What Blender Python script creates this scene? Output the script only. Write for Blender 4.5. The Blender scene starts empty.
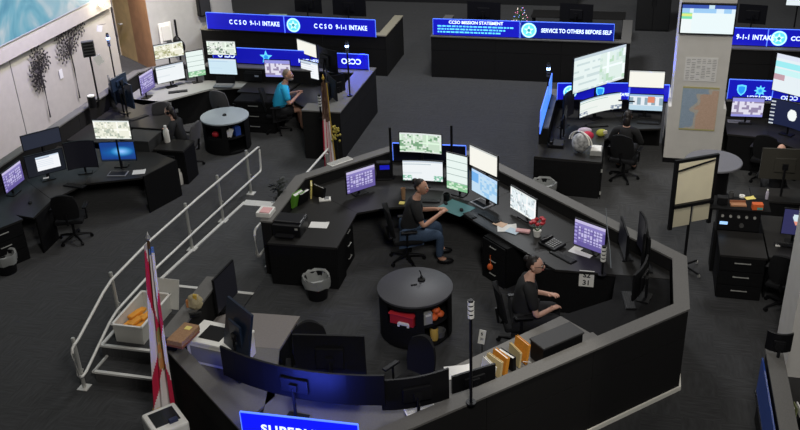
import bpy, bmesh, math, random
from math import sin, cos, pi, radians, atan2, hypot
from mathutils import Vector, Matrix

random.seed(7)
C = bpy.context.scene.collection
SC = bpy.context.scene

# ------------------------------------------------------------------ camera, world, lights, exposure
cam_d = bpy.data.cameras.new('camera')
cam_d.sensor_width = 36.0
cam_d.lens = 930.0 / 800.0 * 36.0
cam_d.clip_end = 200
cam = bpy.data.objects.new('camera', cam_d)
C.objects.link(cam)
cam.matrix_world = Matrix(((0.97085958, -0.07765611, 0.22671834, 0.0),
                           (0.23682842, 0.45561629, -0.85809446, 0.0),
                           (-0.03666029, 0.88678257, 0.46073061, 8.0),
                           (0, 0, 0, 1)))
SC.camera = cam
SC.view_settings.view_transform = 'Standard'
SC.view_settings.look = 'None'
SC.view_settings.gamma = 1.0
SC.view_settings.use_curve_mapping = False
SC.view_settings.exposure = 0.0

world = bpy.data.worlds.new('room_gloom')
SC.world = world
world.use_nodes = True
world.node_tree.nodes['Background'].inputs[0].default_value = (0.80, 0.88, 1.0, 1)
world.node_tree.nodes['Background'].inputs[1].default_value = 0.016


def area(name, loc, size, power, col=(1, 0.97, 0.92), target=None):
    d = bpy.data.lights.new(name, 'AREA')
    d.shape = 'SQUARE'
    d.size = size
    d.energy = power
    d.color = col
    o = bpy.data.objects.new(name, d)
    o.location = loc
    if target:
        o.rotation_euler = (Vector(target) - Vector(loc)).to_track_quat('-Z', 'Y').to_euler()
    C.objects.link(o)
    return o


def spot(name, loc, target, power, angle, blend=0.6, col=(1, 0.95, 0.85), r=0.15):
    d = bpy.data.lights.new(name, 'SPOT')
    d.energy = power
    d.spot_size = radians(angle)
    d.spot_blend = blend
    d.color = col
    d.shadow_soft_size = r
    o = bpy.data.objects.new(name, d)
    o.location = loc
    o.rotation_euler = (Vector(target) - Vector(loc)).to_track_quat('-Z', 'Y').to_euler()
    C.objects.link(o)
    return o


# dimmed ceiling downlights of the hall, with added fill lamps among them
area('downlight_far', (-3.5, 21.0, 8.8), 2.4, 640, (0.95, 0.97, 1.0))
area('downlight_right', (3.5, 18.0, 8.8), 1.6, 210)
area('downlight_middle', (-3.0, 13.0, 9.2), 1.6, 130)
area('front_fill', (1.0, 2.0, 9.6), 2.0, 540, (1, 0.97, 0.92), (-1.0, 11.5, 1.0))  # added fill from the camera side, brightens surfaces that face the view
area('downlight_left', (-8.5, 13.0, 9.2), 1.6, 90)
spot('wall_washer', (-8.5, 18.0, 7.0), (-13.2, 18.0, 1.2), 1750, 80, 0.8)
spot('door_fill', (-10.0, 19.0, 6.5), (-13.3, 22.9, 1.3), 1500, 45, 0.8)  # unseen spot aimed at the wooden door to brighten it
spot('header_violet_fill', (-10.5, 17.5, 6.0), (-13.1, 18.0, 2.6), 900, 100, 0.8, (0.5, 0.45, 1.0))  # unseen spot added to tint the wall header violet
spot('pillar_fill', (1.0, 8.0, 8.9), (1.5, 16.3, 1.6), 1050, 34, 0.7)  # added spot that lifts the pillar front and the whiteboard
spot('ledge_downlight', (0.9, 8.6, 8.6), (-0.9, 9.2, 1.0), 900, 15, 0.5)
# light spilling from the LED rails of the acrylic signs
def led(name, loc, target, sx, power):
    o = area(name, loc, sx, power, (0.06, 0.10, 1.0), target)
    o.data.shape = 'RECTANGLE'
    o.data.size_y = 0.06
    return o
led('sign_led_front', (-3.30, 7.30, 1.38), (-3.4, 7.95, 1.54), 0.8, 17)
led('sign_led_cap', (-6.2, 19.72, 1.52), (-5.9, 18.6, 1.0), 0.9, 14)
led('sign_led_pillar', (0.45, 18.75, 1.75), (0.88, 18.7, 2.4), 0.4, 8)
led('sign_led_walkway', (-2.9, 22.2, 1.75), (-2.9, 19.0, 0.0), 2.5, 5)

# ------------------------------------------------------------------ materials
MATS = {}


def mat(name, col, rough=0.6, metal=0.0, noise=0.0, scale=40.0, bump=0.0, emit=0.0, alpha=1.0, spec=0.4):
    if name in MATS:
        return MATS[name]
    m = bpy.data.materials.new(name)
    m.use_nodes = True
    nt = m.node_tree
    b = nt.nodes['Principled BSDF']
    b.inputs['Base Color'].default_value = (*col, 1)
    b.inputs['Roughness'].default_value = rough
    b.inputs['Metallic'].default_value = metal
    b.inputs['Specular IOR Level'].default_value = spec
    b.inputs['Alpha'].default_value = alpha
    if emit:
        b.inputs['Emission Color'].default_value = (*col, 1)
        b.inputs['Emission Strength'].default_value = emit
    if noise or bump:
        tc = nt.nodes.new('ShaderNodeTexCoord')
        n = nt.nodes.new('ShaderNodeTexNoise')
        n.inputs['Scale'].default_value = scale
        n.inputs['Detail'].default_value = 5
        nt.links.new(tc.outputs['Object'], n.inputs['Vector'])
        if noise:
            r = nt.nodes.new('ShaderNodeValToRGB')
            r.color_ramp.elements[0].position = 0.3
            r.color_ramp.elements[1].position = 0.7
            r.color_ramp.elements[0].color = (*[c * (1 - noise) for c in col], 1)
            r.color_ramp.elements[1].color = (*[min(1, c * (1 + noise)) for c in col], 1)
            nt.links.new(n.outputs['Fac'], r.inputs['Fac'])
            nt.links.new(r.outputs['Color'], b.inputs['Base Color'])
        if bump:
            bp = nt.nodes.new('ShaderNodeBump')
            bp.inputs['Strength'].default_value = bump
            bp.inputs['Distance'].default_value = 0.01
            nt.links.new(n.outputs['Fac'], bp.inputs['Height'])
            nt.links.new(bp.outputs['Normal'], b.inputs['Normal'])
    MATS[name] = m
    return m


def attr_mat(name, emit):
    m = bpy.data.materials.new(name)
    m.use_nodes = True
    nt = m.node_tree
    b = nt.nodes['Principled BSDF']
    a = nt.nodes.new('ShaderNodeAttribute')
    a.attribute_name = 'Col'
    if emit:
        b.inputs['Base Color'].default_value = (0.01, 0.01, 0.012, 1)
        b.inputs['Roughness'].default_value = 0.3
        nt.links.new(a.outputs['Color'], b.inputs['Emission Color'])
        b.inputs['Emission Strength'].default_value = emit
    else:
        nt.links.new(a.outputs['Color'], b.inputs['Base Color'])
        b.inputs['Roughness'].default_value = 0.75
    return m


SCREEN = attr_mat('screen_glow', 1.0)
PRINT = attr_mat('printed_cloth', 0)

black = mat('black_plastic', (0.007, 0.007, 0.008), 0.45, spec=0.22)
blackm = mat('black_metal', (0.008, 0.008, 0.009), 0.4, spec=0.22)
bluish = mat('blue_sheen_plastic', (0.012, 0.022, 0.045), 0.35, spec=0.5)  # blue sheen on dark monitor backs, put into the casing colour
lam = mat('charcoal_laminate', (0.008, 0.008, 0.0085), 0.7, spec=0.10, noise=0.15, scale=30)
lamtop = mat('desk_top_laminate', (0.024, 0.023, 0.022), 0.42, spec=0.22, noise=0.12, scale=60)
cap = mat('grey_cap', (0.135, 0.130, 0.122), 0.6, noise=0.08, scale=40)
fab = mat('panel_fabric', (0.010, 0.0095, 0.0095), 0.9, spec=0.22, noise=0.2, scale=180)
deskgrey = mat('taupe_top', (0.20, 0.18, 0.165), 0.6, noise=0.06)
tabletop_m = mat('table_top', (0.058, 0.058, 0.068), 0.5, noise=0.08)
tabletop_l = mat('reflecting_table_top', (0.42, 0.47, 0.50), 0.42, noise=0.08)  # light reflected by the far table is put into this paler colour
tabletop_g = mat('grey_table_top', (0.17, 0.17, 0.19), 0.5, noise=0.08)
alu = mat('brushed_aluminium', (0.76, 0.75, 0.71), 0.42, metal=0.15, noise=0.08, scale=80)
steel = mat('satin_steel', (0.50, 0.50, 0.47), 0.4, metal=0.4)
white = mat('white_plastic', (0.84, 0.83, 0.78), 0.5)
offw = mat('off_white', (0.74, 0.72, 0.66), 0.6)
paper = mat('paper', (0.78, 0.77, 0.74), 0.8)
pinkp = mat('pink_paper', (0.75, 0.42, 0.42), 0.8)
yellow = mat('yellow_paper', (0.80, 0.68, 0.20), 0.8)
cream = mat('cream_paint', (0.50, 0.47, 0.42), 0.75, noise=0.04, scale=6)
greywall = mat('grey_wall_paint', (0.47, 0.46, 0.44), 0.75, noise=0.04, scale=6)
pilm = mat('pillar_paint', (0.68, 0.66, 0.62), 0.7, noise=0.04, scale=5)
boardm = mat('whiteboard_cream', (0.86, 0.79, 0.58), 0.4, noise=0.05, scale=3)
brown = mat('cardboard', (0.33, 0.19, 0.10), 0.8, noise=0.15)
orange = mat('orange_card', (0.75, 0.30, 0.03), 0.7, noise=0.1)
red = mat('red_plastic', (0.45, 0.02, 0.03), 0.5)
green = mat('green_plastic', (0.15, 0.42, 0.04), 0.5)
blueplastic = mat('blue_plastic', (0.03, 0.08, 0.40), 0.5)
chairfab = mat('chair_fabric', (0.008, 0.008, 0.009), 0.9, spec=0.22, noise=0.3, scale=120)
chairgrey = mat('grey_chair_fabric', (0.085, 0.082, 0.085), 0.9, noise=0.2, scale=120)
gold = mat('gold_fringe', (0.50, 0.33, 0.05), 0.6)
wooddark = mat('dark_wood', (0.10, 0.05, 0.02), 0.5)
clear = mat('clear_film', (0.75, 0.77, 0.75), 0.3, alpha=0.38)
glassblue = mat('edge_lit_acrylic', (0.012, 0.014, 0.62), 0.2, emit=0.46)
glassdim = mat('edge_lit_acrylic_dim', (0.006, 0.012, 0.20), 0.2, emit=0.55)
bluedge = mat('lit_acrylic_edge', (0.10, 0.22, 1.0), 0.3, emit=1.1)
bluehot = mat('blue_lamp', (0.30, 0.50, 1.0), 0.3, emit=9.0)
lettw = mat('lit_lettering', (0.66, 0.80, 1.0), 0.4, emit=1.3)
lettc = mat('lit_emblem', (0.12, 0.62, 0.95), 0.4, emit=1.0)
lampglow = mat('warm_lamp', (1.0, 0.90, 0.70), 0.4, emit=6.0)
skin_l = mat('skin_light', (0.62, 0.36, 0.27), 0.55)
skin_t = mat('skin_tan', (0.52, 0.28, 0.19), 0.55)
hair_d = mat('dark_hair', (0.014, 0.010, 0.009), 0.5)
hair_g = mat('greying_hair', (0.22, 0.17, 0.13), 0.6)
shirt_b = mat('black_shirt', (0.012, 0.012, 0.013), 0.85)
shirt_t = mat('turquoise_shirt', (0.02, 0.42, 0.72), 0.8)
jeans = mat('blue_jeans', (0.045, 0.075, 0.13), 0.85, noise=0.15)
khaki = mat('khaki_cloth', (0.40, 0.28, 0.18), 0.85)
trouser = mat('black_trousers', (0.012, 0.012, 0.014), 0.85)
lipm = mat('lips', (0.35, 0.10, 0.09), 0.5)
eyew = mat('eye_white', (0.7, 0.7, 0.68), 0.3)
leafg = mat('leaf_green', (0.05, 0.14, 0.03), 0.6)
doorwood = mat('tan_door_wood', (0.78, 0.56, 0.26), 0.5, noise=0.10, scale=4)
orangewood = mat('orange_brown_wood', (0.58, 0.32, 0.17), 0.5, noise=0.10, scale=4)
darkmetal = mat('dark_bronze', (0.030, 0.026, 0.026), 0.5)


def carpet_mat():
    m = bpy.data.materials.new('carpet_tiles')
    m.use_nodes = True
    nt = m.node_tree
    b = nt.nodes['Principled BSDF']
    b.inputs['Roughness'].default_value = 0.95
    b.inputs['Specular IOR Level'].default_value = 0.15
    b.inputs['Sheen Weight'].default_value = 0.27
    b.inputs['Sheen Roughness'].default_value = 0.6
    tc = nt.nodes.new('ShaderNodeTexCoord')
    br = nt.nodes.new('ShaderNodeTexBrick')
    br.offset = 0.5
    br.inputs['Scale'].default_value = 1.0
    br.inputs['Brick Width'].default_value = 1.0
    br.inputs['Row Height'].default_value = 0.25
    br.inputs['Mortar Size'].default_value = 0.0
    br.inputs['Color1'].default_value = (0.0055, 0.0056, 0.0061, 1)
    br.inputs['Color2'].default_value = (0.0085, 0.0087, 0.0095, 1)
    nt.links.new(tc.outputs['Object'], br.inputs['Vector'])
    mp = nt.nodes.new('ShaderNodeMapping')
    mp.inputs['Scale'].default_value = (4, 20, 1)
    nt.links.new(tc.outputs['Object'], mp.inputs['Vector'])
    n1 = nt.nodes.new('ShaderNodeTexNoise')
    n1.inputs['Scale'].default_value = 1.0
    n1.inputs['Detail'].default_value = 3
    nt.links.new(mp.outputs['Vector'], n1.inputs['Vector'])
    mp2 = nt.nodes.new('ShaderNodeMapping')
    mp2.inputs['Scale'].default_value = (20, 4, 1)
    nt.links.new(tc.outputs['Object'], mp2.inputs['Vector'])
    n2 = nt.nodes.new('ShaderNodeTexNoise')
    n2.inputs['Detail'].default_value = 3
    n2.inputs['Scale'].default_value = 1.0
    nt.links.new(mp2.outputs['Vector'], n2.inputs['Vector'])
    ck = nt.nodes.new('ShaderNodeTexChecker')
    ck.inputs['Scale'].default_value = 2.0
    nt.links.new(tc.outputs['Object'], ck.inputs['Vector'])
    mx = nt.nodes.new('ShaderNodeMix')
    nt.links.new(ck.outputs['Fac'], mx.inputs['Factor'])
    nt.links.new(n1.outputs['Fac'], mx.inputs['A'])
    nt.links.new(n2.outputs['Fac'], mx.inputs['B'])
    rp = nt.nodes.new('ShaderNodeValToRGB')
    rp.color_ramp.elements[0].position = 0.30
    rp.color_ramp.elements[1].position = 0.72
    rp.color_ramp.elements[0].color = (0.32, 0.32, 0.32, 1)
    rp.color_ramp.elements[1].color = (2.3, 2.3, 2.3, 1)
    nt.links.new(mx.outputs['Result'], rp.inputs['Fac'])
    ml = nt.nodes.new('ShaderNodeMix')
    ml.data_type = 'RGBA'
    ml.blend_type = 'MULTIPLY'
    ml.inputs['Factor'].default_value = 1.0
    nt.links.new(br.outputs['Color'], ml.inputs['A'])
    nt.links.new(rp.outputs['Color'], ml.inputs['B'])
    nt.links.new(ml.outputs['Result'], b.inputs['Base Color'])
    bp = nt.nodes.new('ShaderNodeBump')
    bp.inputs['Strength'].default_value = 0.6
    bp.inputs['Distance'].default_value = 0.010
    nt.links.new(mx.outputs['Result'], bp.inputs['Height'])
    nt.links.new(bp.outputs['Normal'], b.inputs['Normal'])
    return m


carpet = carpet_mat()


def art_mat():
    m = bpy.data.materials.new('video_art')
    m.use_nodes = True
    nt = m.node_tree
    b = nt.nodes['Principled BSDF']
    b.inputs['Base Color'].default_value = (0.02, 0.02, 0.02, 1)
    tc = nt.nodes.new('ShaderNodeTexCoord')
    n = nt.nodes.new('ShaderNodeTexNoise')
    n.inputs['Scale'].default_value = 0.55
    n.inputs['Distortion'].default_value = 2.4
    n.inputs['Detail'].default_value = 3
    nt.links.new(tc.outputs['Object'], n.inputs['Vector'])
    r = nt.nodes.new('ShaderNodeValToRGB')
    e = r.color_ramp.elements
    e[0].position, e[0].color = 0.34, (0.10, 0.42, 0.62, 1)
    e[1].position, e[1].color = 0.66, (0.85, 0.95, 1.0, 1)
    k = e.new(0.46); k.color = (0.22, 0.62, 0.80, 1)
    k = e.new(0.56); k.color = (0.42, 0.72, 0.86, 1)
    nt.links.new(n.outputs['Fac'], r.inputs['Fac'])
    nt.links.new(r.outputs['Color'], b.inputs['Emission Color'])
    b.inputs['Emission Strength'].default_value = 0.6
    return m


# ------------------------------------------------------------------ mesh helpers
def new():
    return bmesh.new()


def _xf(vs, loc=(0, 0, 0), rz=0.0, rx=0.0, ry=0.0):
    M = Matrix.Translation(loc) @ Matrix.Rotation(rz, 4, 'Z') @ Matrix.Rotation(ry, 4, 'Y') @ Matrix.Rotation(rx, 4, 'X')
    for v in vs:
        v.co = M @ v.co
    return vs


def box(bm, c, s, rz=0.0, bev=0.0, rx=0.0, ry=0.0, mi=0):
    g = bmesh.ops.create_cube(bm, size=1.0)
    vs = g['verts']
    for v in vs:
        v.co = Vector((v.co.x * s[0], v.co.y * s[1], v.co.z * s[2]))
    fs = {f for v in vs for f in v.link_faces}
    if bev > 0:
        es = list({e for v in vs for e in v.link_edges})
        r = bmesh.ops.bevel(bm, geom=es, offset=bev, segments=2, profile=0.5, affect='EDGES')
        vs = list({v for f in r['faces'] for v in f.verts} | {v for v in vs if v.is_valid})
        fs = {f for v in vs for f in v.link_faces}
    for f in fs:
        f.material_index = mi
    _xf(vs, c, rz, rx, ry)
    return vs


def cyl(bm, p0, p1, r0, r1=None, seg=16, mi=0):
    if r1 is None:
        r1 = r0
    p0, p1 = Vector(p0), Vector(p1)
    d = p1 - p0
    g = bmesh.ops.create_cone(bm, cap_ends=True, segments=seg, radius1=r0, radius2=max(r1, 1e-4), depth=d.length)
    M = Matrix.Translation((p0 + p1) / 2) @ d.to_track_quat('Z', 'Y').to_matrix().to_4x4()
    for v in g['verts']:
        v.co = M @ v.co
    for f in {f for v in g['verts'] for f in v.link_faces}:
        f.material_index = mi
    return g['verts']


def ball(bm, c, s, sub=2, mi=0, rz=0.0):
    g = bmesh.ops.create_icosphere(bm, subdivisions=sub, radius=1.0)
    for v in g['verts']:
        v.co = Vector((v.co.x * s[0], v.co.y * s[1], v.co.z * s[2]))
    for f in {f for v in g['verts'] for f in v.link_faces}:
        f.material_index = mi
    _xf(g['verts'], c, rz)
    return g['verts']


def tube(bm, pts, r, seg=8, mi=0):
    pts = [Vector(p) for p in pts]
    rings = []
    n = len(pts)
    up = Vector((0, 0, 1))
    for i, p in enumerate(pts):
        t = (pts[min(i + 1, n - 1)] - pts[max(i - 1, 0)]).normalized()
        a = t.cross(up)
        if a.length < 1e-3:
            a = t.cross(Vector((0, 1, 0)))
        a.normalize()
        b = a.cross(t).normalized()
        rr = r[i] if isinstance(r, (list, tuple)) else r
        rings.append([bm.verts.new(p + a * rr * cos(2 * pi * k / seg) + b * rr * sin(2 * pi * k / seg)) for k in range(seg)])
    for i in range(n - 1):
        for k in range(seg):
            f = bm.faces.new((rings[i][k], rings[i][(k + 1) % seg], rings[i + 1][(k + 1) % seg], rings[i + 1][k]))
            f.material_index = mi
    bm.faces.new(rings[0][::-1]).material_index = mi
    bm.faces.new(rings[-1]).material_index = mi


def prism(bm, pts, z0, z1, mi=0):
    a = [bm.verts.new((p[0], p[1], z0)) for p in pts]
    b = [bm.verts.new((p[0], p[1], z1)) for p in pts]
    n = len(pts)
    fs = [bm.faces.new(a[::-1]), bm.faces.new(b)]
    for i in range(n):
        fs.append(bm.faces.new((a[i], a[(i + 1) % n], b[(i + 1) % n], b[i])))
    for f in fs:
        f.material_index = mi


def lathe(bm, prof, seg=24, c=(0, 0, 0), a0=0.0, a1=2 * pi, mi=0):
    full = abs(a1 - a0 - 2 * pi) < 1e-6
    n = seg if full else seg + 1
    rings = []
    for r, z in prof:
        rings.append([bm.verts.new((c[0] + r * cos(a0 + (a1 - a0) * k / seg), c[1] + r * sin(a0 + (a1 - a0) * k / seg), c[2] + z)) for k in range(n)])
    for i in range(len(prof) - 1):
        for k in range(seg):
            j = (k + 1) % n
            f = bm.faces.new((rings[i][k], rings[i][j], rings[i + 1][j], rings[i + 1][k]))
            f.material_index = mi


def obj(name, bm, m, parent=None, smooth=False, loc=None, rz=0.0):
    bmesh.ops.remove_doubles(bm, verts=bm.verts, dist=1e-5)
    bmesh.ops.recalc_face_normals(bm, faces=bm.faces)
    me = bpy.data.meshes.new(name)
    bm.to_mesh(me)
    bm.free()
    for k in (m if isinstance(m, (list, tuple)) else [m]):
        me.materials.append(k)
    if smooth:
        me.polygons.foreach_set('use_smooth', [True] * len(me.polygons))
        try:
            me.set_sharp_from_angle(angle=radians(40))
        except Exception:
            pass
    o = bpy.data.objects.new(name, me)
    C.objects.link(o)
    if parent:
        o.parent = parent
    if loc:
        o.location = loc
    o.rotation_euler.z = rz
    return o


def bx(name, m, parent, c, s, rz=0.0, bev=0.0, rx=0.0, ry=0.0):
    bm = new()
    box(bm, c, s, rz, bev, rx, ry)
    return obj(name, bm, m, parent)


def tag(o, label, cat, group=None):
    o['label'] = label
    o['category'] = cat
    if group:
        o['group'] = group
    return o


def thing(name, label, cat, loc=(0, 0, 0), rz=0.0, group=None):
    o = bpy.data.objects.new(name, None)
    o.empty_display_size = 0.1
    C.objects.link(o)
    o.location = loc
    o.rotation_euler.z = rz
    return tag(o, label, cat, group)


def struct(name, bm, m, parent=None, smooth=False):
    o = obj(name, bm, m, parent, smooth)
    if not parent:
        o['kind'] = 'structure'
    return o


def dup(root, loc, rz, label, group=None):
    r = root.copy()
    C.objects.link(r)
    r.location = loc
    r.rotation_euler.z = rz
    r['label'] = label
    if group:
        r['group'] = group
    for ch in list(root.children):
        c = ch.copy()
        C.objects.link(c)
        c.parent = r
        for g in list(ch.children):
            d = g.copy()
            C.objects.link(d)
            d.parent = c
    return r


def grid_col(name, m, parent, nx, ny, pos, colf):
    """a grid whose every cell carries its own flat colour"""
    vs = [pos(i / nx, j / ny) for j in range(ny + 1) for i in range(nx + 1)]
    fs = []
    cols = []
    for j in range(ny):
        for i in range(nx):
            a = j * (nx + 1) + i
            fs.append((a, a + 1, a + nx + 2, a + nx + 1))
            cc = colf((i + 0.5) / nx, (j + 0.5) / ny)
            cols += [cc[0], cc[1], cc[2], 1.0] * 4
    me = bpy.data.meshes.new(name)
    me.from_pydata(vs, [], fs)
    me.materials.append(m)
    ca = me.color_attributes.new('Col', 'FLOAT_COLOR', 'CORNER')
    ca.data.foreach_set('color', cols)
    o = bpy.data.objects.new(name, me)
    C.objects.link(o)
    if parent:
        o.parent = parent
    return o


def text(s, size, m, parent, loc, back=False, ax='CENTER', name='lettering', rz=0.0, rx=pi / 2, sx=1.0, sp=1.0, bold=0.025):
    cu = bpy.data.curves.new(name, 'FONT')
    cu.body = s
    cu.size = size
    cu.align_x = ax
    cu.align_y = 'CENTER'
    cu.extrude = 0.0015
    cu.offset = size * bold
    cu.resolution_u = 3
    cu.materials.append(m)
    cu.space_character = sp
    tmp = bpy.data.objects.new(name, cu)
    C.objects.link(tmp)
    me = bpy.data.meshes.new_from_object(tmp.evaluated_get(bpy.context.evaluated_depsgraph_get()))
    bpy.data.objects.remove(tmp)
    me.name = name
    o = bpy.data.objects.new(name, me)
    o['kind'] = 'stuff'
    C.objects.link(o)
    o.parent = parent
    o.location = loc
    o.rotation_euler = (rx, 0, rz + (pi if back else 0))
    o.scale.x = sx
    return o


# ------------------------------------------------------------------ screen contents: (u, v) -> colour, v up
def hsh(*a):
    x = 17
    for k in a:
        x = (x * 1103515245 + int(k * 977) * 12345 + 1013) & 0x7fffffff
    x ^= x >> 13
    x = (x * 1103515245 + 12345) & 0x7fffffff
    return (x >> 8) % 1000 / 1000.0


def scr_purple(u, v):
    if v > 0.90:
        return (0.55, 0.5, 0.75)
    if u < 0.1:
        return (0.40, 0.36, 0.72) if int(v * 14) % 2 else (0.16, 0.12, 0.38)
    if v > 0.78:
        return (0.24, 0.20, 0.50)
    i, j = int(u * 10), int(v * 9)
    fu, fv = u * 10 - i, v * 9 - j
    if v > 0.2 and u < 0.92 and fu > 0.25 and fv > 0.3:
        return (0.54, 0.50, 0.78) if hsh(i, j) > 0.25 else (0.24, 0.19, 0.50)
    return (0.13, 0.10, 0.33)


def scr_map(base, a, b, dens=0.45):
    def f(u, v):
        if v > 0.94 or v < 0.05:
            return (0.75, 0.80, 0.78)
        i, j = int(u * 22), int(v * 13)
        k = hsh(i // 3, j // 2, 3) * 0.6 + hsh(i, j, 5) * 0.4
        if k < dens - 0.12:
            return a
        if k < dens:
            return b
        if i % 7 == 0 or j % 6 == 0:
            return tuple(min(1, c * 1.25) for c in base)
        return base
    return f


def scr_form(bg=(0.86, 0.90, 0.92), ink=(0.45, 0.55, 0.60), acc=(0.25, 0.55, 0.40), top=(0.55, 0.62, 0.70), low=True):
    def f(u, v):
        if v > 0.93:
            return top
        if low and v < 0.28 and (u < 0.22 or u > 0.78):
            return acc if hsh(int(u * 24), int(v * 20)) > 0.35 else bg
        if 0.8 < v < 0.84 and u < 0.7:
            return ink
        j = int(v * 14)
        if j % 4 == 1 and hsh(j, 1) > 0.45 and u < 0.3 + 0.6 * hsh(j, 9):
            return tuple(0.75 * b + 0.25 * i for b, i in zip(bg, ink))
        return bg
    return f


def scr_sheet(u, v):
    if v < 0.20:
        return (0.25, 0.55, 0.30) if hsh(int(u * 9), int(v * 30)) > 0.35 else (0.65, 0.82, 0.65)
    j = int(v * 10)
    if v * 10 - j < 0.22 and j % 2 == 0:
        return (0.45, 0.55, 0.52)
    return (0.82, 0.92, 0.88)


def scr_blue(u, v):
    if v > 0.9:
        return (0.5, 0.7, 0.95)
    if u < 0.28 and v > 0.45:
        return (0.18, 0.45, 0.85)
    if u > 0.34 and hsh(int(u * 10), int(v * 12)) > 0.6:
        return (0.32, 0.58, 0.85)
    return (0.55, 0.74, 0.90)


def scr_windows(u, v):
    d = hypot((u - 0.62) * 1.2, (v - 0.50) * 1.5)
    k = max(0, 1 - d * 2.4)
    s = max(0, 1 - abs(v - 0.5 - (u - 0.62) * 0.1) * 3) * max(0, 1 - abs(u - 0.55) * 1.5)
    if v < 0.06:
        return (0.01, 0.02, 0.05)
    return (0.01 + 0.35 * k * k, 0.05 + 0.45 * k + 0.12 * s, 0.25 + 0.65 * k + 0.25 * s)


def scr_cream(u, v):
    if v > 0.93:
        return (0.6, 0.62, 0.6)
    if 0.3 < u < 0.75 and 0.6 < v < 0.63:
        return (0.6, 0.55, 0.45)
    return (0.93, 0.92, 0.84)


def scr_white(u, v):
    if v > 0.9:
        return (0.6, 0.7, 0.82)
    if v > 0.82 and u < 0.6:
        return (0.45, 0.5, 0.6)
    if 0.2 < v < 0.75 and int(v * 22) % 3 == 0 and u < 0.75:
        return (0.72, 0.78, 0.86)
    return (0.9, 0.92, 0.95)


def scr_boxwhite(u, v):
    if 0.26 < u < 0.88 and 0.20 < v < 0.86:
        return scr_white((u - 0.26) / 0.62, (v - 0.2) / 0.66)
    return (0.010, 0.012, 0.018)


def scr_off(u, v):
    return (0.020, 0.024, 0.040)


def scr_dark(u, v):
    return (0.003, 0.003, 0.005)


def scr_split(u, v):
    if v > 0.93:
        return (0.55, 0.65, 0.70)
    if u < 0.5:
        j = int(v * 16)
        return (0.60, 0.72, 0.72) if (j % 3 == 0 and hsh(j, int(u * 20)) > 0.3) else (0.80, 0.90, 0.88)
    return scr_map((0.74, 0.86, 0.80), (0.50, 0.72, 0.52), (0.62, 0.78, 0.70), 0.40)(u, v)


def scr_boxes(u, v):
    if v > 0.88:
        return (0.30, 0.5, 0.75)
    if 0.55 < u < 0.75 and v > 0.5:
        return (0.75, 0.25, 0.15)
    if int(u * 9) % 2 == 0 and 0.35 < v < 0.8:
        return (0.28, 0.40, 0.48)
    if v < 0.3:
        return (0.50, 0.68, 0.80)
    return (0.80, 0.85, 0.90)


def scr_status(u, v):
    if v > 0.86:
        return (0.04, 0.09, 0.42) if not (0.5 < u < 0.6) else (0.6, 0.8, 0.9)
    if v > 0.72:
        return (0.35, 0.62, 0.92) if hsh(int(u * 14), 2) > 0.3 else (0.75, 0.9, 1)
    if u < 0.2:
        return (0.75, 0.85, 0.25) if 0.60 < v < 0.68 else ((0.20, 0.75, 0.45) if v > 0.5 else (0.88, 0.95, 0.95))
    return (0.84, 0.95, 0.97)


def scr_teal(u, v):
    if v > 0.88:
        return (0.75, 0.80, 0.92)
    if 0.66 < v < 0.80:
        return (0.35, 0.85, 0.90)
    if 0.48 < v < 0.60:
        return (0.60, 0.92, 0.92)
    if u < 0.35 and 0.3 < v < 0.48:
        return (0.55, 0.35, 0.40)
    return (0.80, 0.88, 0.92)


def scr_photo(u, v):
    if 0.40 < v < 0.80 and u > 0.35 + 0.5 * abs(v - 0.7):
        return (0.65, 0.78, 0.85) if v > 0.55 else (0.75, 0.30, 0.22)
    return (0.03, 0.03, 0.10)


def scr_disc(u, v):
    d = hypot(u - 0.62, (v - 0.5) * 0.6)
    if d < 0.14:
        return (0.9, 0.95, 0.95)
    if u < 0.12 and int(v * 20) % 3 == 0:
        return (0.6, 0.65, 0.7)
    return (0.01, 0.015, 0.05)


def scr_shift(u, v):
    if v > 0.8 or v < 0.12:
        return (0.30, 0.30, 0.75)
    i, j = int(u * 13), int(v * 8)
    return (0.75, 0.72, 0.85) if hsh(i, j) > 0.4 else (0.30, 0.25, 0.40)


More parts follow.
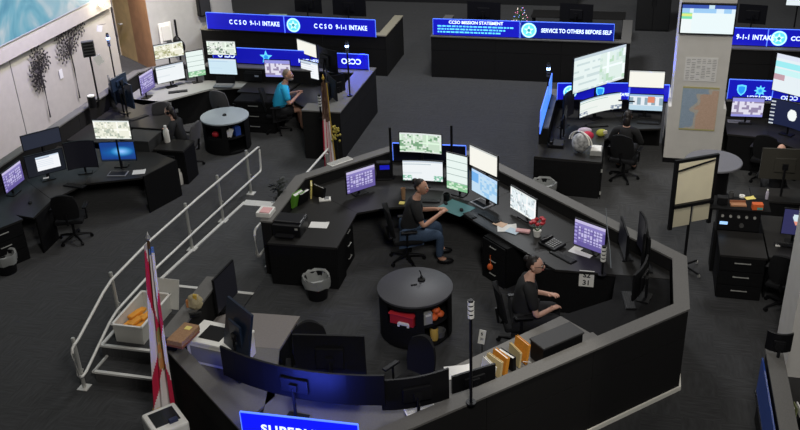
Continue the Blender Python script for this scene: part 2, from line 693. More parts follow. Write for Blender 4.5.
# ------------------------------------------------------------------ builders
def monitor(p0, p1, z, h, label, scr=scr_dark, zd=None, curve=0.0, group=None, body=None, tilt=0.0, res=(44, 26), cat='monitor', stand=True):
    """p0, p1: the screen's lower corners as its user sees them, left and right; zd: height of what carries the stand"""
    dx, dy = p1[0] - p0[0], p1[1] - p0[1]
    w = hypot(dx, dy)
    rz = atan2(dy, dx)
    mid = ((p0[0] + p1[0]) / 2, (p0[1] + p1[1]) / 2)
    if zd is None:
        zd = z - 0.13
    body = body or black
    if group is None:
        x, y = mid
        group = 'monitors of the ' + ('central workstation' if zd > 1 else 'lower left workstation' if x < -8 and y < 15.2 else 'far counters' if y > 23.5
                                      else 'back left workstations' if x < -5.7 else 'workstation before the pillar' if x < 1 else 'right workstations')
    t = thing('monitor', label, cat, (mid[0], mid[1], zd), rz, group)
    zb = z - zd
    b = 0.012

    def yy(x):
        return -curve * (2 * x / w) ** 2

    def pos(u, v):
        x = (u - 0.5) * w
        return (x, yy(x) - 0.004 - tilt * (v - 0.5) * h, zb + v * h)
    s = grid_col('screen', SCREEN, t, res[0], res[1], pos, scr)
    # casing: a curved shell, thin at the rim and thicker in the middle of its back
    bm = new()
    n = 10
    fr, bk = [], []
    for i in range(n + 1):
        x = (i / n - 0.5) * (w + 2 * b)
        y = yy(x)
        for lst, off in ((fr, 0.0), (bk, 0.028)):
            q = 1.0
            lst.append([bm.verts.new((x, y + off + tilt * h * 0.5 * sg * -1, zb + h / 2 + sg * (h / 2 + b) * q)) for sg in (-1, 1)])
    for i in range(n):
        bm.faces.new((fr[i][0], fr[i + 1][0], fr[i + 1][1], fr[i][1]))
        bm.faces.new((bk[i][0], bk[i][1], bk[i + 1][1], bk[i + 1][0]))
        bm.faces.new((fr[i][1], fr[i + 1][1], bk[i + 1][1], bk[i][1]))
        bm.faces.new((fr[i][0], bk[i][0], bk[i + 1][0], fr[i + 1][0]))
    for i in (0, n):
        bm.faces.new((fr[i][0], fr[i][1], bk[i][1], bk[i][0]))
    obj('casing', bm, body, t)
    bm = new()
    box(bm, (0, 0.042, zb + h * 0.48), (min(w * 0.5, 0.34), 0.035, h * 0.5), bev=0.012)
    obj('back_housing', bm, body, t)
    if stand:
        bm = new()
        cyl(bm, (0, 0.085, 0.0), (0, 0.085, zb + h * 0.45), 0.02, 0.018, 10)
        box(bm, (0, 0.07, zb + h * 0.45), (0.09, 0.05, 0.09))
        obj('stand_neck', bm, blackm, t)
        if zb < 0.3:
            bm = new()
            box(bm, (0, 0.07, 0.009), (min(0.26, w * 0.6), 0.17, 0.018), bev=0.006)
            obj('stand_foot', bm, blackm, t)
    return t


def arm_post(loc, h, label, side=0.0):
    t = thing('monitor_pole', label, 'pole', loc)
    bm = new(); cyl(bm, (0, 0, 0), (0, 0, h), 0.022, seg=10); obj('post', bm, blackm, t)
    bx('clamp', blackm, t, (0, 0, 0.012), (0.11, 0.11, 0.024))
    return t


def chair(loc, rz, label, m=None, group=None, arms=True, zs=0.47):
    """faces +Y"""
    m = m or chairfab
    t = thing('office_chair', label, 'chair', loc, rz, group or 'office chairs')
    bm = new()
    for k in range(5):
        a = 2 * pi * k / 5 + 0.3
        tube(bm, [(0, 0, 0.115), (0.15 * cos(a), 0.15 * sin(a), 0.105), (0.29 * cos(a), 0.29 * sin(a), 0.075)], [0.03, 0.024, 0.016], 8)
    obj('base', bm, black, t, True)
    for k in range(5):
        a = 2 * pi * k / 5 + 0.3
        bm = new()
        x, y = 0.29 * cos(a), 0.29 * sin(a)
        cyl(bm, (x - 0.02 * sin(a), y + 0.02 * cos(a), 0.032), (x + 0.02 * sin(a), y - 0.02 * cos(a), 0.032), 0.032, seg=10)
        cyl(bm, (x, y, 0.03), (x, y, 0.075), 0.009, seg=6)
        obj('caster', bm, black, t)
    bm = new(); cyl(bm, (0, 0, 0.1), (0, 0, zs - 0.08), 0.028, seg=10); box(bm, (0, 0, zs - 0.07), (0.2, 0.24, 0.03)); obj('column', bm, blackm, t)
    bm = new()
    box(bm, (0, 0.02, zs - 0.02), (0.50, 0.48, 0.08), bev=0.032)
    obj('seat', bm, m, t, True)
    bm = new()
    nx, nz = 8, 8
    V = {}
    for s in (0, 1):
        for i in range(nx + 1):
            for j in range(nz + 1):
                u, v = i / nx * 2 - 1, j / nz
                wv = 0.23 * (1 - 0.28 * max(0, v - 0.45) ** 2 * 4) * (0.86 + 0.14 * min(1, v * 4))
                x = u * wv
                y = -0.24 - 0.10 * v + 0.05 * u * u + (0.035 if s == 0 else -0.02) * (1 - 0.5 * abs(u) ** 3)
                z = zs + 0.07 + v * 0.52 - 0.05 * u * u * (v > 0.9)
                V[s, i, j] = bm.verts.new((x, y, z))
    for i in range(nx):
        for j in range(nz):
            for s in (0, 1):
                bm.faces.new([V[s, i, j], V[s, i + 1, j], V[s, i + 1, j + 1], V[s, i, j + 1]])
    for i in range(nx):
        bm.faces.new([V[0, i, 0], V[0, i + 1, 0], V[1, i + 1, 0], V[1, i, 0]])
        bm.faces.new([V[0, i, nz], V[0, i + 1, nz], V[1, i + 1, nz], V[1, i, nz]])
        bm.faces.new([V[0, 0, i], V[0, 0, i + 1], V[1, 0, i + 1], V[1, 0, i]])
        bm.faces.new([V[0, nx, i], V[0, nx, i + 1], V[1, nx, i + 1], V[1, nx, i]])
    obj('backrest', bm, m, t, True)
    bm = new(); tube(bm, [(0, -0.12, zs - 0.06), (0, -0.27, zs - 0.03), (0, -0.30, zs + 0.2)], 0.022, 8); obj('back_bracket', bm, black, t)
    if arms:
        for s in (-1, 1):
            bm = new()
            tube(bm, [(s * 0.2, 0.0, zs - 0.06), (s * 0.28, 0.0, zs - 0.04), (s * 0.285, 0.0, zs + 0.18)], 0.016, 8)
            box(bm, (s * 0.285, 0.03, zs + 0.20), (0.075, 0.26, 0.03), bev=0.012)
            obj('armrest', bm, black, t)
    return t


def keyboard(loc, rz, label, m=None, w=0.44, d=0.14):
    t = thing('keyboard', label, 'keyboard', loc, rz, 'keyboards on the desks')
    m = m or black
    bx('case', m, t, (0, 0, 0.009), (w, d, 0.018), bev=0.005)
    bm = new()
    for j in range(5):
        for i in range(15):
            box(bm, (-w / 2 + 0.025 + i * (w - 0.05) / 14, -d / 2 + 0.022 + j * (d - 0.044) / 4, 0.021), ((w - 0.05) / 17, (d - 0.03) / 6.4, 0.006))
    o = obj('keys', bm, mat('key_caps_' + m.name, tuple(min(1, c * 0.55 + 0.02) for c in m.node_tree.nodes['Principled BSDF'].inputs['Base Color'].default_value[:3]), 0.5), t)
    o['kind'] = 'stuff'
    return t


def mouse(loc, rz, label, m=None):
    bm = new(); vs = ball(bm, (0, 0, 0.012), (0.032, 0.055, 0.026), 2)
    for v in bm.verts:
        v.co.z = max(v.co.z, 0.0)
    o = obj('computer_mouse', bm, m or black, None, True, loc, rz)
    return tag(o, label, 'mouse')


def sheet(loc, rz, s, label, m=None, name='paper_sheet', cat='paper', lines=True):
    """a sheet with a curled corner and printed rows"""
    bm = new()
    n = 4
    V = [[bm.verts.new(((i / n - 0.5) * s[0], (j / n - 0.5) * s[1], 0.002 + (0.012 if (i == n and j == n) else 0))) for j in range(n + 1)] for i in range(n + 1)]
    for i in range(n):
        for j in range(n):
            bm.faces.new((V[i][j], V[i + 1][j], V[i + 1][j + 1], V[i][j + 1]))
    r = bmesh.ops.extrude_face_region(bm, geom=bm.faces[:])
    for v in [g for g in r['geom'] if isinstance(g, bmesh.types.BMVert)]:
        v.co.z -= 0.002
    o = obj(name, bm, m or paper, None, False, loc, rz)
    return tag(o, label, cat)


def handle(parent, c, w=0.16, rz=0.0):
    bm = new()
    for s in (-1, 1):
        box(bm, (s * w * 0.45, 0.012, 0), (0.012, 0.03, 0.012))
    box(bm, (0, -0.006, 0), (w, 0.012, 0.016), bev=0.003)
    return obj('handle', bm, steel, parent, loc=c, rz=rz)


def drawers(parent, c, s, n, rz=0.0, hw=0.16, top=False):
    """drawer pedestal whose fronts face local -Y; drawers are parts, handles sub-parts"""
    x, y, z = c
    bx('carcass', lam, parent, (x, y + 0.01, z + s[2] / 2), (s[0], s[1] - 0.02, s[2]))
    hh = s[2] / n
    for k in range(n):
        d = bx('drawer', lam, parent, (x, y - s[1] / 2 - 0.008, z + hh * (k + 0.5)), (s[0] - 0.02, 0.02, hh - 0.012), bev=0.004)
        handle(d, (x, y - s[1] / 2 - 0.03, z + hh * (k + 0.5) + hh * 0.15), hw)


def sign(p0, p1, z0, z1, label, words, emblems=(), back=False, edge=True, panel=None, group=None, th=0.018):
    """edge lit acrylic panel; words: (u, dv, size, text)"""
    dx, dy = p1[0] - p0[0], p1[1] - p0[1]
    w, h = hypot(dx, dy), z1 - z0
    t = thing('illuminated_sign', label, 'sign', (p0[0], p0[1], z0), atan2(dy, dx), group or 'edge-lit acrylic signs')
    bx('acrylic_panel', panel or glassblue, t, (w / 2, 0, h / 2), (w, th, h))
    if edge:
        bx('lit_edge', bluedge, t, (w / 2, 0, h + 0.006), (w, th, 0.014))
        for u in (0.0, 1.0):
            bx('lit_edge', bluedge, t, (w * u, 0, h / 2), (0.01, th * 1.05, h))
    bx('base_rail', blackm, t, (w / 2, 0, -0.0), (w, 0.05, 0.03))
    for q in words:
        u, dv, size, s = q[:4]
        text(s, size, lettw, t, (w * u, -th / 2 - 0.004, h / 2 + dv), back, sx=q[4] if len(q) > 4 else 1.0, sp=q[5] if len(q) > 5 else 1.0)
    for u, r, kind in emblems:
        emblem(t, (w * u, -th / 2 - 0.004, h / 2), r, kind)
    return t


def emblem(parent, c, r, kind):
    bm = new()
    ry = -0.003
    if kind == 'round':
        V = [bm.verts.new((r * cos(2 * pi * k / 28), 0, r * sin(2 * pi * k / 28))) for k in range(28)]
        bm.faces.new(V)
        o = obj('emblem_disc', bm, lettc, parent, loc=c)
        bm = new()
        pr = [(r * 0.92, r * 0.72)]
        for k in range(28):
            a, b = 2 * pi * k / 28, 2 * pi * (k + 1) / 28
            q = [bm.verts.new((R * cos(t_), ry, R * sin(t_))) for R, t_ in ((r * 0.95, a), (r * 0.95, b), (r * 0.80, b), (r * 0.80, a))]
            bm.faces.new(q)
        star(bm, 0.68 * r, 5, 2 * ry, 0.4)
        obj('emblem_ring', bm, mat('emblem_pale', (0.65, 0.9, 0.9), 0.4, emit=1.0), o)
        bm = new()
        V = [bm.verts.new((r * .22 * cos(2 * pi * k / 14), 3 * ry, r * .22 * sin(2 * pi * k / 14))) for k in range(14)]
        bm.faces.new(V)
        obj('emblem_hub', bm, mat('emblem_green', (0.03, 0.30, 0.35), 0.4, emit=1.0), o)
    elif kind == 'star':
        star(bm, r, 5, 0, 0.42)
        o = obj('emblem_star', bm, lettc, parent, loc=c)
        bm = new()
        V = [bm.verts.new((r * .32 * cos(2 * pi * k / 14), ry, r * .32 * sin(2 * pi * k / 14))) for k in range(14)]
        bm.faces.new(V)
        obj('emblem_hub', bm, mat('emblem_blue', (0.02, 0.25, 0.75), 0.4, emit=1.0), o)
    elif kind == 'shield':
        P = [(-1, .9), (0, 1.05), (1, .9), (1, 0), (.7, -.6), (0, -1.1), (-.7, -.6), (-1, 0)]
        for k, R, mm in ((0, 1.0, None), (1, 0.72, 1)):
            b2 = bm if k == 0 else new()
            b2.faces.new([b2.verts.new((x * r * R * .8, k * ry, z * r * R)) for x, z in P])
            if k == 0:
                o = obj('emblem_shield', bm, lettc, parent, loc=c)
            else:
                star(b2, r * .4, 5, 2 * ry, .42)
                obj('emblem_field', b2, mat('emblem_blue', (0.02, 0.25, 0.75), 0.4, emit=1.0), o)
    else:
        star(bm, r, 8, 0, 0.55)
        o = obj('emblem_star', bm, lettc, parent, loc=c)
        bm = new(); star(bm, r * .5, 8, ry, 0.5)
        obj('emblem_hub', bm, mat('emblem_blue', (0.02, 0.25, 0.75), 0.4, emit=1.0), o)


def star(bm, r, n, y, k):
    bm.faces.new([bm.verts.new(((r if i % 2 == 0 else r * k) * sin(pi * i / n), y, (r if i % 2 == 0 else r * k) * cos(pi * i / n))) for i in range(2 * n)])


def stack_light(loc, h, label, lit=True, hl=0.3):
    t = thing('stack_light', label, 'status light', loc, 0.0, 'stack lights')
    bm = new(); cyl(bm, (0, 0, 0), (0, 0, 0.02), 0.06, seg=16); obj('foot', bm, blackm, t)
    bm = new(); cyl(bm, (0, 0, 0.02), (0, 0, h - hl), 0.017, seg=10); obj('pole', bm, blackm, t)
    n = 4
    for k in range(n):
        bm = new()
        z = h - hl + k * hl / n
        cyl(bm, (0, 0, z), (0, 0, z + hl / n * 0.62), 0.036, seg=16)
        m = white
        if lit:
            m = bluehot if k == 2 else mat('dim_lens', (0.10, 0.12, 0.20), 0.3)
        obj('lens', bm, m, t, True)
        bm = new()
        cyl(bm, (0, 0, z + hl / n * 0.62), (0, 0, z + hl / n), 0.030, seg=16)
        obj('spacer', bm, black, t)
    return t


def binbag(loc, label, r=0.17, h=0.34):
    t = thing('waste_bin', label, 'bin', loc, 0.0, 'bagged waste bins')
    bm = new()
    lathe(bm, [(0, 0.004), (r * 0.8, 0.004), (r, h), (r - 0.01, h), (r * 0.78, 0.02), (0, 0.02)], 20)
    obj('bucket', bm, black, t, True)
    bm = new()
    for v in range(1):
        pr = []
        rings = []
        for q, (rr, z) in enumerate([(r * 0.6, h * .5), (r * 0.86, h * .8), (r * 0.97, h + 0.015), (r * 1.12, h + 0.03), (r * 1.12, h - 0.05), (r * 1.08, h - 0.13)]):
            rings.append([bm.verts.new((rr * (1 + 0.08 * (hsh(k, q) - .5) * 2) * cos(2 * pi * k / 22), rr * (1 + .08 * (hsh(k, q, 3) - .5) * 2) * sin(2 * pi * k / 22), z + 0.035 * (hsh(k, q, 7) - .5))) for k in range(22)])
        for a in range(5):
            for k in range(22):
                bm.faces.new((rings[a][k], rings[a][(k + 1) % 22], rings[a + 1][(k + 1) % 22], rings[a + 1][k]))
    obj('bag', bm, clear, t, True)
    return t


def bottle(loc, label, r=0.038, h=0.26, m=None):
    t = thing('bottle', label, 'bottle', loc, 0.0, 'bottles')
    bm = new()
    lathe(bm, [(0, 0), (r * .95, 0.0), (r, 0.01), (r, h * .66), (r * .8, h * .76), (r * .42, h * .85), (r * .42, h * .9), (0, h * .9)], 16)
    obj('body', bm, m or offw, t, True)
    bm = new(); cyl(bm, (0, 0, h * .88), (0, 0, h), r * .5, seg=12); obj('cap', bm, white, t, True)
    return t


def cup(loc, label, m, r=0.04, h=0.11):
    bm = new()
    lathe(bm, [(0, 0), (r * .78, 0), (r, h), (r * .9, h), (r * .7, 0.012), (0, 0.012)], 18)
    o = obj('cup', bm, m, None, True, loc)
    return tag(o, label, 'cup')


def carousel(loc, label, topm, D=1.04, h=0.75, a0=0.0):
    t = thing('round_table', label, 'table', loc, a0)
    R = D / 2
    bm = new()
    lathe(bm, [(0, h), (R - 0.008, h), (R, h - 0.006), (R, h - 0.034), (R - 0.008, h - 0.04), (0, h - 0.04)], 56)
    obj('table_top', bm, topm, t, True)
    for k, z in enumerate((0.03, 0.36)):
        bm = new()
        lathe(bm, [(0, z + 0.03), (R - 0.04, z + 0.03), (R - 0.035, z), (0, z)], 48)
        obj('shelf', bm, lam, t, True)
    bm = new(); lathe(bm, [(R - 0.06, 0), (R - 0.06, 0.03), (0, .03)], 40); obj('plinth', bm, black, t)
    for k in range(3):
        a = radians((288, 60, 170)[k])
        bx('divider', lam, t, (cos(a) * (R - 0.06) / 2, sin(a) * (R - 0.06) / 2, 0.38), (R - 0.06, 0.02, 0.65), rz=a)
    # a drum wall leaves the front bays open
    for (s0, s1, z0, z1) in ((0, 297, 0.03, 0.36), (346, 360, 0.03, 0.36), (-14, 234, 0.36, h - .04), (283, 296, 0.36, h - .04), (234, 283, 0.65, h - .04), (296, 346, 0.67, h - .04)):
        bm = new()
        lathe(bm, [(R - 0.020, z0), (R - 0.020, z1), (R - 0.035, z1), (R - 0.035, z0), (R - 0.020, z0)], max(2, int((s1 - s0) / 6)), a0=radians(s0), a1=radians(s1))
        obj('side_panel', bm, lam, t, True)
    return t


def skin_mesh(name, joints, bones, m, parent, extra=None, sub=2):
    me = bpy.data.meshes.new('tmp')
    idx = {k: i for i, k in enumerate(joints)}
    me.from_pydata([joints[k][0] for k in joints], [(idx[a], idx[b]) for a, b in bones], [])
    o = bpy.data.objects.new('tmp', me)
    C.objects.link(o)
    md = o.modifiers.new('s', 'SKIN')
    md.use_smooth_shade = True
    for k, v in joints.items():
        r = v[1]
        d = me.skin_vertices[0].data[idx[k]]
        d.radius = r if isinstance(r, tuple) else (r, r)
        d.use_root = (k == list(joints)[0])
    sb = o.modifiers.new('d', 'SUBSURF')
    sb.levels = sub
    sb.render_levels = sub
    dg = bpy.context.evaluated_depsgraph_get()
    ev = o.evaluated_get(dg)
    bm = new()
    bm.from_mesh(ev.to_mesh())
    ev.to_mesh_clear()
    bpy.data.objects.remove(o)
    if extra:
        extra(bm)
    return obj(name, bm, m, parent, True)


def person(loc, rz, label, skin, hairm, shirt, legs, zs=0.47, hair='short', glasses=False, headset=False, lean=0.06, turn=0.0, nod=0.0,
           hands=((-0.16, 0.40, 0.76), (0.16, 0.40, 0.76)), sleeve=0.55, fat=1.0, beard=False, shorts=False, scale=1.0):
    """a seated figure facing +Y"""
    t = thing('person', label, 'person', loc, rz)
    t.scale = (scale, scale, scale)
    z = zs + 0.08
    L = lean
    J = {'pelvis': ((0, 0, z), (0.135 * fat, 0.11 * fat)),
         'waist': ((0, 0.01 + L * .3, z + .18), (0.125 * fat, 0.10 * fat)),
         'chest': ((0, 0.02 + L * .8, z + .37), (0.15 * fat, 0.105 * fat)),
         'collar': ((0, 0.02 + L, z + .49), (0.075, 0.06)),
         'neck': ((0, 0.035 + L * 1.2, z + .56), 0.056),
         'skull': ((0, 0.05 + L * 1.3, z + .63), 0.056)}
    Bn = [('pelvis', 'waist'), ('waist', 'chest'), ('chest', 'collar'), ('collar', 'neck'), ('neck', 'skull')]
    shz = z + .45
    for s, n in ((-1, 'l'), (1, 'r')):
        hx, hy, hzz = hands[0 if s < 0 else 1]
        sh = Vector((s * 0.185, 0.02 + L, shz))
        wr = Vector((hx, hy, hzz))
        mid = (sh + wr) / 2
        dist = (wr - sh).length
        bend = math.sqrt(max(0.0, 0.30 ** 2 - (dist / 2) ** 2)) if dist < 0.6 else 0.02
        el = mid + Vector((s * 0.6, -0.35, -0.75)).normalized() * bend
        J['sh' + n] = (tuple(sh), 0.062)
        J['el' + n] = (tuple(el), 0.042)
        J['wr' + n] = (tuple(wr), 0.027)
        f = (wr - el).normalized()
        pm = wr + f * 0.06
        J['pa' + n] = (tuple(pm), (0.036, 0.018))
        Bn += [('collar', 'sh' + n), ('sh' + n, 'el' + n), ('el' + n, 'wr' + n), ('wr' + n, 'pa' + n)]
        side = f.cross(Vector((0, 0, 1))).normalized()
        for q in range(4):
            o_ = (q - 1.5) * 0.020
            ln = (0.062, 0.075, 0.070, 0.055)[q]
            k1 = pm + side * o_ + f * 0.035
            k2 = k1 + f * ln * 0.5 + Vector((0, 0, -0.010))
            k3 = k2 + f * ln * 0.35 + Vector((0, 0, -0.022))
            for e_, kk in enumerate((k1, k2, k3)):
                J['f%s%d%d' % (n, q, e_)] = (tuple(kk), (0.0105, 0.009, 0.0075)[e_])
            Bn += [('pa' + n, 'f%s%d0' % (n, q)), ('f%s%d0' % (n, q), 'f%s%d1' % (n, q)), ('f%s%d1' % (n, q), 'f%s%d2' % (n, q))]
        th1 = wr + f * 0.03 + side * (-s) * 0.038 + Vector((0, 0, -.005))
        th2 = th1 + f * 0.035 + side * (-s) * 0.012
        J['t%s0' % n] = (tuple(th1), 0.012)
        J['t%s1' % n] = (tuple(th2), 0.009)
        Bn += [('wr' + n, 't%s0' % n), ('t%s0' % n, 't%s1' % n)]
        J['hp' + n] = ((s * 0.10, 0.03, z - .02), 0.095 * fat)
        J['kn' + n] = ((s * 0.15, 0.46, z + .0), 0.062)
        J['an' + n] = ((s * 0.15, 0.44, 0.10), 0.042)
        J['ft' + n] = ((s * 0.16, 0.58, 0.045), 0.038)
        Bn += [('pelvis', 'hp' + n), ('hp' + n, 'kn' + n), ('kn' + n, 'an' + n), ('an' + n, 'ft' + n)]
    hc = Vector((0, 0.075 + L * 1.35, z + .705))
    M = Matrix.Translation(hc) @ Matrix.Rotation(turn, 4, 'Z') @ Matrix.Rotation(-nod, 4, 'X')

    def head(bm):
        n0 = len(bm.verts)
        for v in ball(bm, (0, 0, 0), (0.077, 0.098, 0.118), 3):
            if v.co.z < 0:
                k = -v.co.z / 0.118
                v.co.x *= 1 - 0.30 * k
                if v.co.y < 0:
                    v.co.y *= 1 - 0.35 * k
                elif k > .6:
                    v.co.y *= 1.10
        ball(bm, (0, 0.098, -0.018), (0.015, 0.022, 0.026), 2)
        for s in (-1, 1):
            ball(bm, (s * 0.079, -0.008, -0.01), (0.012, 0.022, 0.034), 2)
            ball(bm, (s * 0.030, 0.086, 0.006), (0.012, 0.010, 0.007), 2, mi=1)
            ball(bm, (s * 0.030, 0.0945, 0.006), (0.005, 0.003, 0.005), 1, mi=2)
            box(bm, (s * 0.031, 0.089, 0.024), (0.026, 0.008, 0.004), mi=2)
        ball(bm, (0, 0.090, -0.056), (0.026, 0.012, 0.009), 2, mi=3)
        bm.verts.ensure_lookup_table()
        for v in bm.verts[n0:]:
            v.co = M @ v.co
    JB = dict(J)
    for k, f_ in (('pelvis', .72), ('waist', .72), ('chest', .72), ('collar', .80)):
        JB[k] = (J[k][0], tuple(q * f_ for q in J[k][1]))
    for n in 'lr':
        JB['sh' + n] = (J['sh' + n][0], 0.040)
        JB['hp' + n] = (J['hp' + n][0], 0.065)
    skin_mesh('body', JB, Bn, [skin, eyew, hair_d, lipm], t, head)
    # shirt with sleeves
    S = {}
    for k in ('pelvis', 'waist', 'chest', 'collar'):
        p, r = J[k]
        S[k] = (p, tuple(q + (0.030 if k == 'pelvis' else 0.018) for q in r))
    S['yoke'] = (tuple(Vector(J['collar'][0]).lerp(Vector(J['neck'][0]), 0.40)), 0.072)
    SB = [('pelvis', 'waist'), ('waist', 'chest'), ('chest', 'collar'), ('collar', 'yoke')]
    for n in 'lr':
        sh, el, wr = (Vector(J[k + n][0]) for k in ('sh', 'el', 'wr'))
        S['sh' + n] = (tuple(sh), 0.082)
        if sleeve <= 1:
            S['sl' + n] = (tuple(sh.lerp(el, sleeve)), 0.066)
            SB += [('collar', 'sh' + n), ('sh' + n, 'sl' + n)]
        else:
            S['el' + n] = (tuple(el), 0.055)
            S['sl' + n] = (tuple(el.lerp(wr, 0.9)), 0.038)
            SB += [('collar', 'sh' + n), ('sh' + n, 'el' + n), ('el' + n, 'sl' + n)]
    skin_mesh('shirt', S, SB, shirt, t)
    S = {'pelvis': (J['pelvis'][0], tuple(q + .024 for q in J['pelvis'][1]))}
    SB = []
    for n in 'lr':
        for k, r in (('hp', 0.108 * fat), ('kn', 0.076), ('an', 0.055)):
            S[k + n] = (J[k + n][0], r)
        if shorts:
            S['an' + n] = (tuple(Vector(J['hp' + n][0]).lerp(Vector(J['kn' + n][0]), 0.72)), 0.09)
        if shorts:
            del S['kn' + n]
            SB += [('pelvis', 'hp' + n), ('hp' + n, 'an' + n)]
        else:
            SB += [('pelvis', 'hp' + n), ('hp' + n, 'kn' + n), ('kn' + n, 'an' + n)]
    skin_mesh('trousers', S, SB, legs, t)
    for s in (-1, 1):
        bm = new()
        ball(bm, (s * 0.155, 0.53, 0.05), (0.05, 0.125, 0.05), 2)
        obj('shoe', bm, black, t, True)
    # hair
    if hair != 'bald':
        bm = new()
        vs = ball(bm, (0, -0.014, 0.012), (0.083, 0.098, 0.118), 3)
        low = {'short': -0.055, 'bun': -0.045, 'long': -0.09, 'thin': -0.04}[hair]
        kill = [v for v in bm.verts if (v.co.y > 0.045 and v.co.z < 0.078) or (v.co.y > 0.005 and v.co.z < 0.045) or (v.co.y > -0.02 and v.co.z < 0.015) or v.co.z < low]
        bmesh.ops.delete(bm, geom=kill, context='VERTS')
        if hair == 'bun':
            ball(bm, (0, -0.095, 0.085), (0.048, 0.045, 0.045), 2)
        if hair == 'long':
            ball(bm, (0, -0.085, -0.09), (0.075, 0.045, 0.13), 2)
        for v in bm.verts:
            v.co = M @ v.co
        obj('hair', bm, hairm, t, True)
    if beard:
        bm = new()
        ball(bm, (0, 0.062, -0.085), (0.052, 0.045, 0.035), 2)
        for v in bm.verts:
            v.co = M @ v.co
        obj('beard', bm, hairm, t, True)
    if glasses:
        bm = new()
        for s in (-1, 1):
            pts = [(s * 0.033 + 0.026 * cos(a), 0.104, 0.006 + 0.019 * sin(a)) for a in [2 * pi * k / 12 for k in range(13)]]
            tube(bm, pts, 0.003, 6)
            tube(bm, [(s * 0.058, 0.103, 0.01), (s * 0.08, 0.05, 0.012), (s * 0.084, -0.01, 0.006)], 0.003, 6)
        tube(bm, [(-0.008, 0.105, 0.010), (0.008, 0.105, 0.010)], 0.003, 6)
        for v in bm.verts:
            v.co = M @ v.co
        obj('glasses', bm, black, t)
    if headset:
        bm = new()
        tube(bm, [(0.092 * cos(a), -0.005, 0.005 + 0.140 * sin(a)) for a in [pi * k / 12 for k in range(13)]], 0.007, 6)
        for s in (-1, 1):
            cyl(bm, (s * 0.082, -0.005, -0.008), (s * 0.102, -0.005, -0.008), 0.034, seg=12)
        tube(bm, [(0.095, 0.0, -0.02), (0.085, 0.06, -0.05), (0.04, 0.115, -0.06)], 0.004, 6)
        for v in bm.verts:
            v.co = M @ v.co
        obj('headset', bm, black, t)
    return t


def offset_poly(pts, d):
    """open polyline moved to its left by d, mitred"""
    out = []
    n = len(pts)
    for i in range(n):
        nn = []
        for a, b in ((i - 1, i), (i, i + 1)):
            if a >= 0 and b < n:
                e = Vector((pts[b][0] - pts[a][0], pts[b][1] - pts[a][1])).normalized()
                nn.append(Vector((-e.y, e.x)))
        if len(nn) == 1:
            o = nn[0] * d
        else:
            m = (nn[0] + nn[1]).normalized()
            o = m * (d / max(0.3, m.dot(nn[0])))
        out.append((pts[i][0] + o.x, pts[i][1] + o.y))
    return out


def partition(label, pts, z0, z1, th=0.2, trim=False, capm=None, name='workstation_partition', seams=True):
    """low office partition along an open outer polyline, interior on its left; wall panels and cap lengths are parts"""
    t = thing(name, label, 'partition', (pts[0][0], pts[0][1], z0), 0.0, 'workstation partitions')
    ox, oy = pts[0][0], pts[0][1]
    P = [(x - ox, y - oy) for x, y in pts]
    I = offset_poly(P, th)
    Po = offset_poly(P, 0.015)
    Io = offset_poly(P, th - 0.015)
    H = z1 - z0
    for i in range(len(P) - 1):
        L = hypot(P[i + 1][0] - P[i][0], P[i + 1][1] - P[i][1])
        k = max(1, int(round(L / 1.5)))
        for j in range(k):
            u0, u1 = j / k, (j + 1) / k
            g = 0.003 / L

            def lp(a, b, u):
                return (a[0] + (b[0] - a[0]) * u, a[1] + (b[1] - a[1]) * u)
            q = [lp(Po[i], Po[i + 1], u0 + g), lp(Po[i], Po[i + 1], u1 - g), lp(Io[i], Io[i + 1], u1 - g), lp(Io[i], Io[i + 1], u0 + g)]
            bm = new()
            prism(bm, q, 0.0, H * 0.66 - 0.004)
            obj('lower_panel', bm, fab, t)
            bm = new()
            prism(bm, q, H * 0.66 + 0.004, H - 0.028)
            obj('upper_panel', bm, fab, t)
        bm = new()
        prism(bm, [P[i], P[i + 1], I[i + 1], I[i]], H - 0.028, H)
        obj('cap', bm, capm or cap, t)
        if trim:
            d0, d1 = offset_poly(P, -0.012), P
            bm = new()
            prism(bm, [d0[i], d0[i + 1], Po[i + 1], Po[i]], 0.0, 0.06)
            obj('base_trim', bm, mat('trim_white', (0.86, 0.83, 0.74), 0.5), t)
    return t


def worktop(parent, pts, z, th=0.035, m=None, name='worktop'):
    bm = new()
    ox, oy, oz = parent.location
    prism(bm, [(x - ox, y - oy) for x, y in pts], z - th - oz, z - oz)
    return obj(name, bm, m or lamtop, parent)


def panel(parent, a, b, z0, z1, th=0.03, m=None, name='end_panel'):
    ox, oy, oz = parent.location
    dx, dy = b[0] - a[0], b[1] - a[1]
    L = hypot(dx, dy)
    return bx(name, m or lam, parent, ((a[0] + b[0]) / 2 - ox, (a[1] + b[1]) / 2 - oy, (z0 + z1) / 2 - oz), (L, th, z1 - z0), rz=atan2(dy, dx))

# ================================================================== THE ROOM
bm = new(); box(bm, (-5.0, 17.0, -0.05), (36, 40, 0.1)); struct('floor', bm, carpet)
FL = 0.34                                                    # raised floor of the central workstation

bm = new()
box(bm, (-13.3, 12.85, 1.0), (0.2, 17.1, 2.0))
wl = struct('wall_left', bm, cream)
bm = new(); box(bm, (-13.25, 12.75, 3.6), (0.42, 16.9, 3.2)); obj('header', bm, cream, wl)
for y in (12.6, 15.0, 17.0):
    bm = new(); box(bm, (-13.195, y, 1.0), (0.012, 0.02, 2.0)); obj('panel_joint', bm, mat('joint_grey', (0.25, 0.24, 0.22), 0.8), wl)
